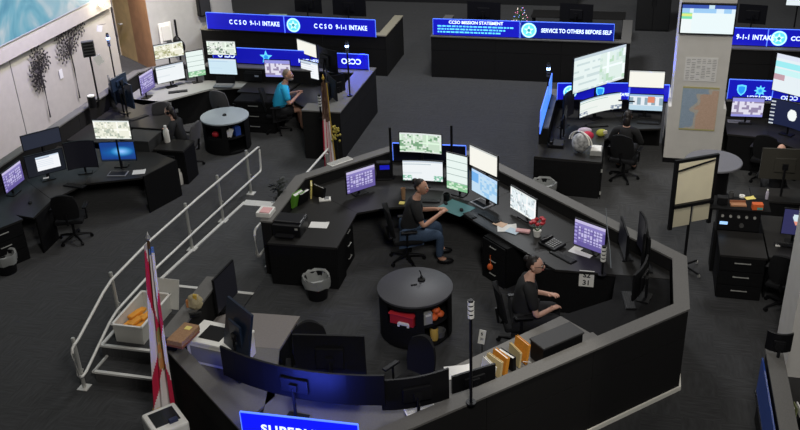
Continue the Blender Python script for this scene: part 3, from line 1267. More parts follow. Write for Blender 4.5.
# the corner that stands edge-on behind the left workstations: wooden side and grey side
bm = new(); prism(bm, [(-12.5, 22.0), (-10.95, 23.95), (-11.1, 24.1), (-12.62, 22.2)], 0, 3.4); wb = struct('wall_back_left', bm, greywall)
bm = new(); prism(bm, [(-13.45, 22.72), (-12.5, 22.0), (-12.62, 22.2), (-13.40, 22.80)], 0, 3.4); struct('trim_1', bm, orangewood)
bm = new(); prism(bm, [(-15.6, 24.2), (-14.3, 23.30), (-14.3, 23.45), (-15.5, 24.4)], 0, 3.4); struct('wall_corridor', bm, cream)
bm = new(); box(bm, (-8.0, 30.0, 1.6), (12.5, 0.2, 3.2)); struct('wall_back', bm, mat('dark_wall', (0.02, 0.02, 0.021), 0.9))
# tan door leaf in the corridor
bm = new(); prism(bm, [(-14.3, 23.30), (-13.45, 22.72), (-13.42, 22.78), (-14.27, 23.36)], 0.01, 3.3)
d = struct('door_1', bm, doorwood)
bm = new()
cyl(bm, (-13.90, 22.99, 1.02), (-13.94, 22.93, 1.02), 0.03, seg=12); tube(bm, [(-13.94, 22.93, 1.02), (-14.04, 22.99, 1.02)], 0.012); obj('door_handle', bm, steel, d)
bm = new(); prism(bm, [(-14.34, 23.30), (-14.28, 23.26), (-14.25, 23.32), (-14.31, 23.36)], 0, 3.4); struct('trim_2', bm, cream)

# pillar with lower cladding
bm = new(); box(bm, (1.37, 18.65, 3.4), (0.98, 1.1, 6.8)); pil = struct('pillar', bm, pilm)
bm = new(); box(bm, (1.37, 18.67, 0.60), (1.10, 1.12, 1.20)); obj('lower_cladding', bm, pilm, pil)
bm = new(); box(bm, (1.37, 18.66, 0.05), (1.12, 1.14, 0.10)); obj('base_strip', bm, blackm, pil)
bm = new(); box(bm, (2.86, 11.45, 3.4), (1.02, 0.9, 6.8)); p2 = struct('pillar', bm, pilm)
bm = new(); box(bm, (2.86, 11.45, 0.05), (1.04, 0.92, 0.10)); obj('base_strip', bm, blackm, p2)

# raised floor, steps and ramp of the central workstation
bm = new()
prism(bm, [(-5.4, 8.6), (-3.75, 7.25), (-2.45, 7.25), (0.95, 10.6), (0.95, 11.9), (-2.55, 15.1), (-4.1, 15.1), (-5.4, 13.6)], 0, FL)
plat = struct('platform', bm, carpet)
bm = new(); box(bm, (-6.22, 10.46, FL / 2), (1.66, 1.74, FL)); obj('landing', bm, carpet, plat)
bm = new(); box(bm, (-6.16, 9.40, 0.085), (1.60, 0.40, 0.17)); obj('step', bm, carpet, plat)
bm = new()
a = [bm.verts.new(p) for p in ((-7.05, 11.32, 0), (-5.42, 11.32, 0), (-5.42, 14.9, 0), (-7.05, 14.9, 0), (-7.05, 11.32, FL), (-5.42, 11.32, FL))]
for q in ((0, 3, 2, 1), (0, 1, 5, 4), (4, 5, 2, 3), (0, 4, 3), (1, 2, 5)):
    bm.faces.new([a[i] for i in q])
obj('ramp', bm, carpet, plat)
for c_, s_ in (((-6.16, 9.215, 0.172), (1.64, 0.05, 0.03)), ((-6.22, 9.60, 0.342), (1.68, 0.05, 0.03)), ((-6.22, 11.30, 0.342), (1.66, 0.06, 0.012)),
               ((-6.985, 9.40, 0.172), (0.03, 0.42, 0.03)), ((-7.045, 10.45, 0.345), (0.05, 1.75, 0.02)), ((-6.24, 14.88, 0.012), (1.62, 0.22, 0.016))):
    bm = new(); box(bm, c_, s_); obj('nosing', bm, alu, plat)
bm = new(); box(bm, (-7.045, 13.1, FL / 2 + 0.012), (0.05, 3.62, 0.02), rx=-math.atan2(FL, 3.58)); obj('ramp_edge', bm, alu, plat)

# ================================================================== HANDRAILS
def rz_ramp(y):
    return FL if y <= 11.3 else max(0, FL * (14.9 - y) / 3.6)


def handrail(label, X, side, tops, posts):
    t = thing('handrail', label, 'handrail', (X, posts[0][0], 0))
    y0 = posts[0][0]
    L = lambda pts: [(0, y - y0, z) for y, z in pts]
    up, lo = tops
    bm = new(); tube(bm, L(up), 0.021, 10); obj('top_rail', bm, alu, t, True)
    bm = new(); tube(bm, L(lo), 0.021, 10); obj('mid_rail', bm, alu, t, True)
    for a_, b_ in ((up[0], lo[0]), (up[-1], lo[-1])):
        e = -1 if a_ is up[0] else 1
        pts = [(a_[0], a_[1]), (a_[0] + e * .05, a_[1] - .02), (a_[0] + e * .075, a_[1] - .08), (b_[0] + e * .075, b_[1] + .08), (b_[0] + e * .05, b_[1] + .02), (b_[0], b_[1])]
        bm = new(); tube(bm, L(pts), 0.021, 10); obj('end_loop', bm, alu, t, True)
    for y, zb, zt in posts:
        bm = new(); cyl(bm, (side * 0.05, y - y0, zb), (side * 0.05, y - y0, zt), 0.027, seg=12); ball(bm, (side * .05, y - y0, zt), (.027, .027, .012), 1)
        p = obj('post', bm, steel, t, True)
        bx('base_plate', alu, p, (side * 0.05, y - y0, zb + 0.006), (0.15, 0.15, 0.012))
        bm = new()
        for z_ in (zt - 0.06, zt - 0.52):
            cyl(bm, (side * 0.05, y - y0, z_), (0, y - y0, z_), 0.012, seg=8)
        obj('bracket', bm, steel, p)
    return t


handrail('long silver handrail of the steps and ramp, on the open carpet side', -7.02, -1,
         ([(8.98, 0.78), (9.1, 0.80), (9.85, 1.07), (10.1, 1.13), (11.3, 1.13), (13.0, 1.02), (15.0, 0.86), (15.75, 0.80)],
          [(9.0, 0.24), (9.1, 0.25), (9.85, 0.56), (10.1, 0.62), (11.3, 0.62), (13.0, 0.50), (15.0, 0.34), (15.72, 0.28)]),
         [(9.05, 0, 0.84), (10.2, FL, 1.20), (12.65, 0.215, 1.10), (13.95, 0.09, 1.02), (15.3, 0, 0.93)])
handrail('shorter silver handrail between the ramp and the printer desk', -5.56, 1,
         ([(12.05, 1.08), (12.3, 1.07), (13.0, 1.02), (14.4, 0.93), (15.75, 0.86)],
          [(12.05, 0.58), (12.3, 0.57), (13.0, 0.52), (14.4, 0.43), (15.75, 0.36)]),
         [(12.3, 0.24, 1.05), (14.0, 0.085, 0.95), (15.55, 0, 0.86)])

# ================================================================== CENTRAL WORKSTATION
partition('charcoal octagonal partition with grey cap enclosing the central workstation', [(-5.28, 8.44), (-3.80, 7.22), (-2.40, 7.22), (1.0, 10.57), (1.0, 11.93), (-2.55, 15.12), (-4.12, 15.12), (-5.42, 13.6), (-5.42, 11.92)], 0, 1.3, trim=True)
partition('taller dark side wall beside the steps, with a cardboard binder lying on its cap', [(-5.38, 9.90), (-5.38, 8.46)], 0, 1.5, th=0.22)

D1 = 1.09
t = thing('corner_desk', 'long dark corner desk wrapping round inside the central workstation', 'desk', (-3.0, 13.5, FL))
worktop(t, [(-5.2, 11.62), (-4.09, 11.66), (-4.11, 12.82), (-5.2, 13.55)], D1)
worktop(t, [(-5.2, 13.555), (-4.106, 12.825), (-3.70, 13.08), (-3.3, 13.2), (-3.3, 14.93), (-4.05, 14.93)], D1)
worktop(t, [(-3.295, 13.2), (-2.66, 13.28), (-2.42, 13.08), (-1.72, 14.1), (-2.62, 14.91), (-3.295, 14.93)], D1)
worktop(t, [(-2.416, 13.076), (-2.08, 12.76), (-1.2, 11.96), (-0.3, 12.8), (-1.716, 14.096)], D1)
worktop(t, [(-1.196, 11.956), (-0.80, 11.60), (0.78, 11.62), (0.78, 11.83), (-0.296, 12.796)], D1)
panel(t, (-5.2, 11.66), (-4.12, 11.68), FL, D1 - .035)
panel(t, (-4.13, 11.7), (-4.13, 12.1), FL, D1 - .035)
panel(t, (-1.2, 11.66), (0.2, 11.66), FL, D1 - .035)
panel(t, (-1.22, 12.02), (-0.84, 11.66), FL, D1 - .035)
panel(t, (-3.3, 14.2), (-3.3, 14.9), FL, D1 - .035)
dr = thing('drawer_pedestal', 'dark drawer pedestal with satin handles under the right run of the central desk', 'drawers', (-1.62, 12.50, FL), radians(-42))
drawers(dr, (0, 0, 0), (0.55, 0.5, 0.70), 3, hw=0.14)
bm = new(); tube(bm, [(0, 0, .26), (0.01, -.01, .1)], .006, 6); ball(bm, (0, -.01, .06), (.045, .03, .06), 2); tag(obj('hang_tag', bm, mat('orange_red', (0.70, 0.13, 0.03), 0.6), None, True, loc=(-1.83, 12.20, FL + .28)), 'orange-red tag hanging from a drawer handle under the right desk run', 'tag')
dr = thing('drawer_pedestal', 'dark drawer pedestal under the left wing of the central desk', 'drawers', (-4.42, 12.42, FL), radians(90))
drawers(dr, (0, 0, 0), (0.55, 0.5, 0.70), 3, hw=0.14)

t = thing('side_counter', 'dark grey counter along the near right partition carrying the upright folders', 'counter', (-0.6, 9.8, FL))
worktop(t, [(-3.7, 7.44), (-2.48, 7.44), (-1.62, 8.30), (-2.12, 8.72), (-2.62, 8.24), (-3.9, 8.24)], D1, m=cap)
worktop(t, [(-1.616, 8.304), (0.0, 9.93), (-0.62, 10.42), (-2.116, 8.724)], D1, m=cap)
worktop(t, [(0.004, 9.934), (0.78, 10.68), (0.78, 11.60), (0.05, 11.60), (0.02, 10.95), (-0.616, 10.424)], D1, m=lam)
panel(t, (-2.0, 8.7), (-1.62, 8.38), FL, D1 - .035)
panel(t, (-0.6, 10.3), (-0.15, 9.93), FL, D1 - .035)

t = thing('supervisor_desk', 'taupe topped desk inside the entrance of the central workstation', 'desk', (-4.6, 9.3, FL))
worktop(t, [(-5.14, 8.95), (-4.04, 9.02), (-4.03, 9.78), (-4.98, 9.72), (-5.14, 9.55)], D1, m=deskgrey)
worktop(t, [(-5.12, 8.62), (-3.98, 7.48), (-3.76, 8.1), (-4.04, 9.015), (-5.14, 8.945)], D1, m=cap)
panel(t, (-4.98, 9.68), (-4.08, 9.73), FL, D1 - .035)
panel(t, (-4.07, 9.06), (-4.07, 9.70), FL, D1 - .035)

# --- monitors of the far side, left to right
monitor((-4.398, 13.274), (-4.028, 13.686), 1.190, 0.386, 'purple button-grid monitor at the left of the central desk', scr_purple, D1)
monitor((-3.590, 13.914), (-2.909, 13.953), 1.220, 0.364, 'white form monitor under the map monitor in front of the dark-haired operator', scr_form(), D1, curve=0.02)
monitor((-3.651, 14.020), (-2.935, 14.014), 1.700, 0.347, 'green aerial map monitor at the top of the central desk', scr_map((0.60, 0.76, 0.60), (0.20, 0.38, 0.22), (0.78, 0.85, 0.78)), D1, curve=0.02)
monitor((-2.803, 13.765), (-2.430, 13.619), 1.200, 0.644, 'upright portrait monitor with pale green rows on the central desk', scr_sheet, D1, res=(26, 44))
monitor((-2.388, 13.622), (-1.886, 13.216), 1.720, 0.348, 'blank cream monitor above the pale blue one on the central desk', scr_cream, D1)
monitor((-2.369, 13.702), (-1.887, 13.262), 1.220, 0.401, 'pale blue monitor under the blank cream one on the central desk', scr_blue, D1)
monitor((-1.668, 13.251), (-1.220, 12.809), 1.190, 0.378, 'pale monitor with grey equipment symbols, beside the red flowers', scr_map((0.80, 0.88, 0.90), (0.42, 0.48, 0.50), (0.66, 0.74, 0.78), 0.36), D1)
monitor((-0.590, 12.268), (-0.141, 12.012), 1.170, 0.416, 'purple button-grid monitor at the right of the central desk, above the small card', scr_purple, D1)
arm_post((-3.871, 14.209, 1.090), 0.95, 'black monitor post left of the green map monitor')
arm_post((-2.853, 14.457, 1.090), 0.95, 'black monitor post behind the portrait monitor')
sign((-3.904, 14.471), (-2.619, 14.543), 1.30, 1.636, 'dim blue edge-lit sign behind the top map monitor of the central desk', (), panel=mat('dark_acrylic', (0.01, 0.012, 0.03), 0.2))
t = thing('telephone_console', 'small blue-lit telephone console left of the central map monitor', 'telephone', (-4.010, 14.186, 1.090), radians(15))
bx('body', black, t, (0, 0, 0.16), (0.26, 0.12, 0.32), bev=0.02)
bx('display', glassblue, t, (0.02, -0.062, 0.23), (0.17, 0.006, 0.08))
bx('foot', black, t, (0, 0, 0.012), (0.28, 0.22, 0.024), bev=0.006)

# --- right cluster: two dark monitors seen edge on and from behind
monitor((0.36, 12.18), (0.42, 11.52), 1.30, 0.52, 'black monitor seen edge-on at the right end of the central workstation', scr_dark, D1, curve=0.05)
monitor((0.46, 11.36), (0.30, 10.80), 1.20, 0.38, 'black monitor facing the woman with glasses, nearest the right corner', scr_dark, D1, curve=0.03)
monitor((0.05, 12.40), (0.16, 11.84), 1.20, 0.40, 'black monitor seen edge-on behind the short banded stack light', scr_dark, D1)
keyboard((0.24, 10.95, D1), radians(-80), 'black keyboard in front of the woman with glasses')
bm = new(); tube(bm, [(-0.027, 11.764, 1.100), (-0.060, 11.839, 1.350), (-0.128, 11.891, 1.720), (-0.160, 11.964, 1.950)], [0.008, 0.007, 0.006, 0.004]); tag(obj('antenna', bm, mat('clear_rod', (0.30, 0.33, 0.36), 0.2), None, True), 'thin grey rod standing behind the right purple monitor', 'antenna')

# --- supervisor side, monitors seen from behind
monitor((-2.369, 7.754), (-4.360, 7.929), 1.360, 0.384, 'wide curved black monitor seen from behind, lit blue by the front sign', scr_dark, D1, curve=0.16)
monitor((-1.702, 8.292), (-2.379, 7.943), 1.220, 0.395, 'curved black monitor seen from behind, left of the upright folders', scr_dark, D1, curve=0.05)
monitor((-2.744, 8.499), (-3.555, 8.381), 1.240, 0.574, 'large dark monitor back between the taupe desk and the round table', scr_dark, D1)
monitor((-4.063, 8.280), (-4.498, 8.611), 1.360, 0.685, 'tilted blue-sheened monitor back beside the white printer', scr_dark, D1, body=bluish, tilt=0.22)
monitor((-5.071, 9.496), (-5.026, 10.037), 1.200, 0.501, 'flat black monitor back at the top of the steps entrance', scr_dark, D1)
monitor((-1.27, 8.81), (-1.70, 8.48), 1.18, 0.22, 'small black monitor back beside the white folder', scr_dark, D1)
sign((-3.736, 7.138), (-2.441, 7.182), 1.30, 1.64, 'bright blue SUPERVISOR sign on the front partition', ((0.54, -0.02, 0.155, 'SUPERVISOR', 1.0, 1.15),), panel=mat('bright_acrylic', (0.004, 0.008, 0.80), 0.2, emit=1.05))
keyboard((-2.020, 8.181, 1.100), radians(32), 'white keyboard at the foot of the curved black monitor', white, 0.36, 0.12)

# --- things on the central desk
t = thing('printer', 'black printer on the left wing of the central desk', 'printer', (-4.969, 12.049, 1.090), radians(0))
bx('body', black, t, (0, 0, 0.10), (0.46, 0.40, 0.20), bev=0.02)
bx('lid', mat('printer_lid', (0.02, 0.02, 0.022), 0.35), t, (0, 0.03, 0.215), (0.44, 0.30, 0.03), bev=0.01)
bx('paper_tray', black, t, (0, -0.25, 0.055), (0.30, 0.14, 0.02))
bm = new(); box(bm, (0.17, -0.206, 0.15), (0.05, 0.01, 0.03)); obj('control_panel', bm, steel, t)
sheet((-4.589, 12.308, 1.095), radians(5), (0.30, 0.20), 'white sheet with a small picture on the left wing of the central desk')
bx_ = thing('paper_tray', 'white paper tray with pink sheets on the end post by the ramp', 'tray', (-5.406, 12.154, 1.300), radians(0))
bx('tray', white, bx_, (0, 0, 0.04), (0.24, 0.26, 0.08), bev=0.01)
bx('pink_sheets', pinkp, bx_, (0.02, -0.03, 0.086), (0.16, 0.18, 0.012))
# dark plant-like bundle of cables
bm = new()
b0 = (-5.461, 12.884, 1.090)
for k in range(60):
    a = 2 * pi * hsh(k, 1); r = 0.16 * hsh(k, 2); z = 0.05 + 0.40 * hsh(k, 3)
    box(bm, (r * cos(a), r * sin(a), z), (0.10, 0.035, 0.004), rz=a, ry=-0.6 + hsh(k, 4), rx=hsh(k, 5))
cyl(bm, (0, 0, 0), (0, 0, 0.3), 0.015, seg=6)
t = thing('potted_plant', 'small dark leafy plant behind the black printer', 'plant', b0)
o = obj('leaves', bm, mat('dark_leaf', (0.014, 0.018, 0.014), 0.6), t); o['kind'] = 'stuff'
bm = new(); lathe(bm, [(0, 0), (0.06, 0), (0.08, 0.12), (0.07, 0.12), (0, 0.11)], 14); obj('pot', bm, black, t, True)
def binder(loc, rz, s, m, label, tilt=0.0, cat='binder', name='binder', inner=paper):
    t = thing(name, label, cat, loc, rz)
    w, d, h = s
    bm = new()
    for x in (-w / 2, w / 2):
        box(bm, (x, 0, h / 2), (0.006, d, h))
    box(bm, (0, -d / 2, h / 2), (w, 0.006, h))
    o = obj('cover', bm, m, t)
    bx('pages', inner, t, (0, 0.006, h / 2 - 0.004), (max(0.004, w - 0.012), d - 0.02, h - 0.02))
    t.rotation_euler.y = tilt
    return t
binder((-5.195, 12.929, 1.090), radians(-20), (0.07, 0.24, 0.26), green, 'bright green binder leaning behind the printer', 0.3)
binder((-5.120, 13.016, 1.090), radians(-20), (0.05, 0.24, 0.24), black, 'black binder leaning beside the green binder', 0.3)
binder((-5.055, 13.293, 1.090), radians(20), (0.02, 0.22, 0.24), yellow, 'pale yellow card propped against the far left partition', 0.1, 'card', 'card')
binder((-4.925, 13.276, 1.090), radians(60), (0.05, 0.30, 0.20), black, 'black document holder beside the pale yellow card', 0.2)
t = thing('telephone', 'small white telephone handset on the left wing of the central desk', 'telephone', (-4.772, 13.187, 1.090), radians(20))
bx('body', white, t, (0, 0, 0.015), (0.20, 0.14, 0.03), bev=0.01)
bx('keypad', mat('grey_keys', (0.25, 0.25, 0.25), 0.5), t, (0.03, 0, 0.032), (0.08, 0.09, 0.006))
keyboard((-4.826, 14.273, 1.300), radians(52), 'white keyboard lying on the cap of the far left partition', white, 0.46, 0.16)
cup((-3.480, 13.442, 1.090), 'tall brown cup beside the dark-haired operator', brown, 0.04, 0.20)
bx2 = obj('sticky_pad', (lambda b: (box(b, (0, 0, 0.01), (0.09, 0.09, 0.02), bev=0.003), b)[1])(new()), yellow, None, loc=(-3.465, 13.275, 1.090)); tag(bx2, 'yellow sticky pad beside the tall brown cup', 'sticky notes')
t = thing('tablet', 'grey framed tablet lying in front of the pale blue monitor', 'tablet', (-2.164, 13.476, 1.090), radians(-40))
bx('case', mat('tablet_grey', (0.28, 0.28, 0.30), 0.4), t, (0, 0, 0.01), (0.34, 0.24, 0.02), bev=0.006)
bx('glass', black, t, (0, 0, 0.0215), (0.28, 0.19, 0.003))
bm = new(); box(bm, (0, 0, 0.003), (0.50, 0.40, 0.006), bev=0.002); tag(obj('desk_mat', bm, mat('teal_mat', (0.08, 0.20, 0.21), 0.6), None, loc=(-2.557, 13.264, 1.090), rz=radians(-30)), 'pale teal mat on the desk edge right of the dark-haired operator', 'mat')
mouse((-2.450, 13.176, 1.098), radians(20), 'black mouse on the pale teal mat')
mouse((-2.746, 13.378, 1.090), radians(20), 'black mouse left of the pale teal mat')
keyboard((-2.285, 13.025, 1.090), radians(-45), 'short black keypad right of the pale teal mat', None, 0.24, 0.12)
keyboard((-3.077, 13.434, 1.090), radians(5), 'black keyboard under the hands of the dark-haired operator')
t = thing('desk_cup', 'dark round cup under the portrait monitor', 'cup', (-2.766, 13.523, 1.090))
bm = new(); lathe(bm, [(0, 0), (.05, 0), (.055, .12), (.048, .12), (.04, .01), (0, .01)], 16); obj('body', bm, black, t, True)
keyboard((-1.960, 13.010, 1.090), radians(-42), 'black keyboard beside the loose white papers')
sheet((-1.648, 12.715, 1.095), radians(10), (0.30, 0.24), 'large white paper sheet in the pile near the red flowers')
sheet((-1.773, 12.818, 1.100), radians(-30), (0.20, 0.14), 'peach note at the far end of the paper pile', mat('peach_paper', (0.72, 0.50, 0.36), 0.8))
sheet((-1.543, 12.624, 1.100), radians(-25), (0.20, 0.16), 'pale blue sheet at the near edge of the paper pile', mat('bluish_paper', (0.55, 0.66, 0.75), 0.8))
bm = new(); box(bm, (0, 0, 0.02), (0.22, 0.09, 0.04), bev=0.012); tag(obj('tissue_pack', bm, pinkp, None, loc=(-1.390, 12.637, 1.090), rz=radians(-5)), 'pink tissue pack in front of the red flowers', 'tissue pack')
t = thing('flower_pot', 'red flowers in a white pot on the right run of the central desk', 'flowers', (-1.165, 12.546, 1.090))
bm = new(); lathe(bm, [(0, 0), (0.05, 0), (0.065, 0.10), (0.055, 0.10), (0, 0.09)], 16); obj('pot', bm, white, t, True)
for k in range(9):
    bm = new()
    ball(bm, (0.09 * cos(k * 2.4), 0.09 * sin(k * 2.4), 0.22 + 0.08 * hsh(k, 3)), (0.042, 0.042, 0.03), 1)
    f = obj('flower', bm, red, t, True)
    bm = new(); tube(bm, [(0, 0, 0.08), (0.06 * cos(k * 2.4), 0.06 * sin(k * 2.4), 0.15), (0.09 * cos(k * 2.4), 0.09 * sin(k * 2.4), 0.21)], 0.004, 5); obj('stem', bm, leafg, f)
t = thing('telephone', 'large black desk telephone between the red flowers and the purple monitor', 'telephone', (-0.911, 12.275, 1.090), radians(-40))
bx('body', black, t, (0, 0, 0.04), (0.34, 0.26, 0.05), bev=0.015, rx=0.12)
bx('handset', mat('handset_black', (0.02, 0.02, 0.022), 0.3), t, (-0.12, 0, 0.085), (0.06, 0.24, 0.04), bev=0.015)
bm = new()
for i in range(4):
    for j in range(5):
        box(bm, (-0.03 + i * 0.045, -0.09 + j * 0.04, 0.072 + 0.12 * (-0.09 + j * 0.04)), (0.03, 0.025, 0.01))
o = obj('buttons', bm, mat('grey_keys', (0.25, 0.25, 0.25), 0.5), t); o['kind'] = 'stuff'
keyboard((-0.723, 11.976, 1.090), radians(-40), 'black keyboard beside the large black telephone')
sheet((-0.462, 12.163, 1.095), radians(-25), (0.36, 0.20), 'white sheet lying under the right purple monitor')
t = thing('number_card', 'small white card reading S2 31 hanging on the dark desk front', 'sign', (-0.355, 11.630, 0.827), 0)
bx('card', white, t, (0, 0, 0.14), (0.21, 0.012, 0.26))
inkm = mat('ink', (0.02, 0.02, 0.02), 0.8)
text('S2', 0.11, inkm, t, (0, -0.010, 0.20)); text('31', 0.11, inkm, t, (0, -0.010, 0.075))

# --- near counter
FOLD = [(-1.368, 8.952, 1.100), (-1.306, 9.024, 1.100), (-1.244, 9.096, 1.100), (-1.160, 9.194, 1.100), (-1.088, 9.290, 1.100), (-1.024, 9.365, 1.100)]
folder_m = mat('manila', (0.66, 0.52, 0.26), 0.8)
for k, (px, py, m_, lab, w_) in enumerate(((489, 374, offw, 'off-white folder, leftmost of the upright row on the near counter', .03), (496, 371, folder_m, 'manila folder between the off-white folder and the thick orange one', .03),
                                       (501, 369, orange, 'thick orange folder left of the black binder in the upright row', .045), (507, 366, black, 'black binder between the two orange folders', .05),
                                       (513, 363, folder_m, 'manila folder right of the black binder in the upright row', .02), (519, 359, orange, 'tall orange folder at the right end of the upright row', .03))):
    binder(FOLD[k], radians((40, 50, 46, 52, 38, 44)[k]), (w_, 0.26, (0.20, 0.22, 0.24, 0.20, 0.21, 0.27)[k]), m_, lab, (0.2, 0.15, 0.15, -0.05, 0.1, 0.15)[k], 'folder', 'folder')
t = thing('file_box', 'black lidded file box on the near counter, right of the orange folders', 'box', (-0.602, 9.551, 1.100), radians(45))
bx('body', black, t, (0, 0, 0.13), (0.62, 0.26, 0.26), bev=0.012)
bx('lid', mat('box_lid', (0.03, 0.03, 0.032), 0.6), t, (0, 0, 0.27), (0.64, 0.28, 0.03), bev=0.008)
sheet((-1.712, 8.966, 1.100), radians(20), (0.34, 0.26), 'white sheet hanging over the counter edge behind the small monitor')
bm = new(); tube(bm, [(-.05, 0, 0.0), (-.05, 0, .06), (0.05, 0, .06), (.05, 0, 0)], 0.006); tag(obj('bookend', bm, steel, None, loc=(-0.920, 9.213, 1.120)), 'small silver wire bookend beside the black file box', 'bookend')
bm = new(); box(bm, (0, 0, 0.02), (0.4, 0.22, 0.04), bev=0.01); tag(obj('desk_pad', bm, cap, None, loc=(-0.268, 9.866, 1.090), rz=radians(40)), 'flat grey pad between the black file box and the woman with glasses', 'pad')
stack_light((-1.427, 8.173, 1.300), 1.367, 'tall black stack light with white bands on the near partition cap', False, 0.22)
stack_light((-0.142, 11.564, 1.090), 0.470, 'short stack light with white bands beside the right purple monitor', False, 0.24)
t = thing('small_card', 'small white card pinned up beside the tall banded light', 'card', (-1.602, 10.023, 0.900), radians(0))
bx('card', white, t, (0, 0, 0.0), (0.09, 0.008, 0.22), ry=0.12)
bx('clip_rod', blackm, t, (0, 0.01, -0.30), (0.012, 0.012, 0.52))
bx('clip_foot', blackm, t, (0, 0.01, -0.545), (0.12, 0.12, 0.02))
text('S', 0.06, inkm, t, (0, -0.007, 0.05)); text('31', 0.05, inkm, t, (0, -0.007, -0.03))

# --- round table of the central workstation and what stands in it
TC = (-2.68, 10.80, FL)
carousel(TC, 'black round table with open shelves in the middle of the central workstation', tabletop_m, 1.07, 0.75)
t = thing('desk_microphone', 'small black stand with a knob on the central round table', 'microphone', (-2.624, 10.977, 1.090))
bm = new(); lathe(bm, [(0, 0), (0.055, 0), (0.055, 0.02), (0.02, 0.04), (0.018, 0.07), (0, 0.07)], 16); obj('base', bm, black, t, True)
bm = new(); tube(bm, [(0, 0, 0.06), (-0.01, 0, 0.12), (-0.03, 0.0, 0.16)], 0.008); obj('stem', bm, black, t)
bm = new(); box(bm, (0, 0, .008), (.09, .015, .016)); tag(obj('pen', bm, black, None, loc=(-2.699, 10.827, 1.090), rz=.5), 'black pen beside the small knob stand on the round table', 'pen')
S1, S2_ = FL + 0.39, FL + 0.06
t = thing('binder_tray', 'red tray in the upper front shelf of the central round table', 'tray', (-2.756, 10.407, S1), radians(-12))
bx('tray', red, t, (0, 0, 0.08), (0.36, 0.16, 0.16), bev=0.01)
bx('rim', mat('bright_red', (0.60, 0.03, 0.04), 0.5), t, (0, -0.01, 0.165), (0.38, 0.18, 0.02), bev=0.006)
bm = new(); box(bm, (0, 0, .02), (.16, .05, .04), bev=.008); box(bm, (-.07, 0, .0), (.03, .05, .05)); box(bm, (.07, 0, .0), (.03, .05, .05)); tag(obj('label_clip', bm, white, None, loc=(-2.739, 10.319, S1 + .02), rz=radians(-8)), 'white clip lying in front of the red tray', 'clip')
t = thing('card_box', 'grey box in the middle bay of the central round table', 'box', (-2.439, 10.456, S1), radians(35))
bx('body', mat('grey_box', (0.28, 0.28, 0.27), 0.7), t, (0, 0, 0.09), (0.13, 0.10, 0.18), bev=0.006)
bx('tab', offw, t, (0, -0.052, 0.15), (0.08, 0.006, 0.03))
orm = mat('orange_red', (0.70, 0.13, 0.03), 0.6)
for k, (x, y, z_) in enumerate(((-2.358, 10.530, 0.0), (-2.293, 10.636, 0.0), (-2.337, 10.594, 0.085))):
    bm = new(); ball(bm, (0, 0, 0.055), (0.062, 0.062, 0.05), 2); cyl(bm, (0, 0, .1), (0, 0, .12), .012, seg=6)
    tag(obj('orange_pouch', bm, orm, None, True, loc=(x, y, S1 + z_)), ('orange-red pouch on the left of the round table\'s right bay', 'orange-red pouch on the right of the round table\'s right bay', 'orange-red pouch lying on top of the other two pouches')[k], 'pouch')
t = thing('jar', 'yellow jar in the lower right bay of the central round table', 'jar', (-2.365, 10.554, S2_))
bm = new(); lathe(bm, [(0, 0), (.055, 0), (.06, .02), (.06, .17), (.045, .2), (0, .2)], 16); obj('body', bm, mat('amber', (0.55, 0.36, 0.08), 0.4), t, True)
bm = new(); cyl(bm, (0, 0, .2), (0, 0, .235), .05, seg=16); obj('lid', bm, black, t)
bm = new(); lathe(bm, [(0, 0), (.07, 0), (.09, .10), (.08, .10), (.06, .01), (0, .01)], 18); tag(obj('bowl', bm, mat('grey_bowl', (.10, .10, .10), .4), None, True, loc=(-2.309, 10.650, S2_)), 'grey bowl at the right edge of the round table\'s lower shelf', 'bowl')

# --- bins, chairs, people of the central workstation
binbag((-4.368, 11.397, 0.340), 'black waste bin with a clear bag in front of the left desk wing', 0.19, 0.36)
chair((-3.28, 12.72, FL), radians(-70), 'black office chair under the dark-haired operator in the central workstation')
person((-3.24, 12.74, FL), radians(-75), 'seated operator in a black shirt and blue jeans with dark hair tied up', skin_t, hair_d, shirt_b, jeans, hair='bun', zs=0.41, scale=1.1, lean=0.10, fat=1.25, turn=-0.55, nod=-0.12,
       hands=((-0.07, 0.44, 0.80), (0.10, 0.46, 0.80)), sleeve=0.75)
chair((-1.21, 10.67, FL), radians(-72), 'black office chair of the woman with glasses, by the striped light')
person((-1.17, 10.68, FL), radians(-76), 'seated woman with glasses and dark tied hair in a black shirt', skin_l, hair_d, shirt_b, trouser, hair='bun', zs=0.41, scale=1.1, glasses=True, lean=0.06, fat=1.3, turn=-0.35, nod=-0.10,
       hands=((-0.06, 0.34, 0.74), (0.10, 0.36, 0.62)), sleeve=0.8)
chair((-2.36, 9.05, FL), radians(150), 'black office chair behind the monitor backs near the round table', zs=0.38)
chair((-3.6, 8.95, FL), radians(200), 'black office chair tucked at the supervisor monitors')

# --- things at the entrance: printer, binder, tan bag, step bin, copier
t = thing('printer', 'white printer with a dark paper slot beside the entrance wall', 'printer', (-4.78, 8.72, D1), radians(-8))
bx('body', offw, t, (0.10, 0, 0.16), (0.72, 0.44, 0.32), bev=0.015)
bx('lid', white, t, (0.10, 0, 0.335), (0.74, 0.46, 0.035), bev=0.008)
bx('paper_slot', black, t, (0.03, 0.0, 0.356), (0.30, 0.28, 0.008))
bx('side_vent', mat('grey_vent', (0.22, 0.22, 0.22), 0.6), t, (0.02, -0.222, 0.16), (0.44, 0.006, 0.22))
t = thing('cardboard_binder', 'brown cardboard binder with a yellow note lying on the entrance wall cap', 'binder', (-5.044, 8.478, 1.500), radians(-8))
bx('cover', brown, t, (0, 0, 0.05), (0.22, 0.40, 0.07), bev=0.006)
bx('spine', mat('cardboard_dark', (0.22, 0.08, 0.05), 0.8), t, (0, -0.02, 0.012), (0.24, 0.38, 0.024))
bx('sticky_note', yellow, t, (0.01, 0.10, 0.087), (0.08, 0.07, 0.004))
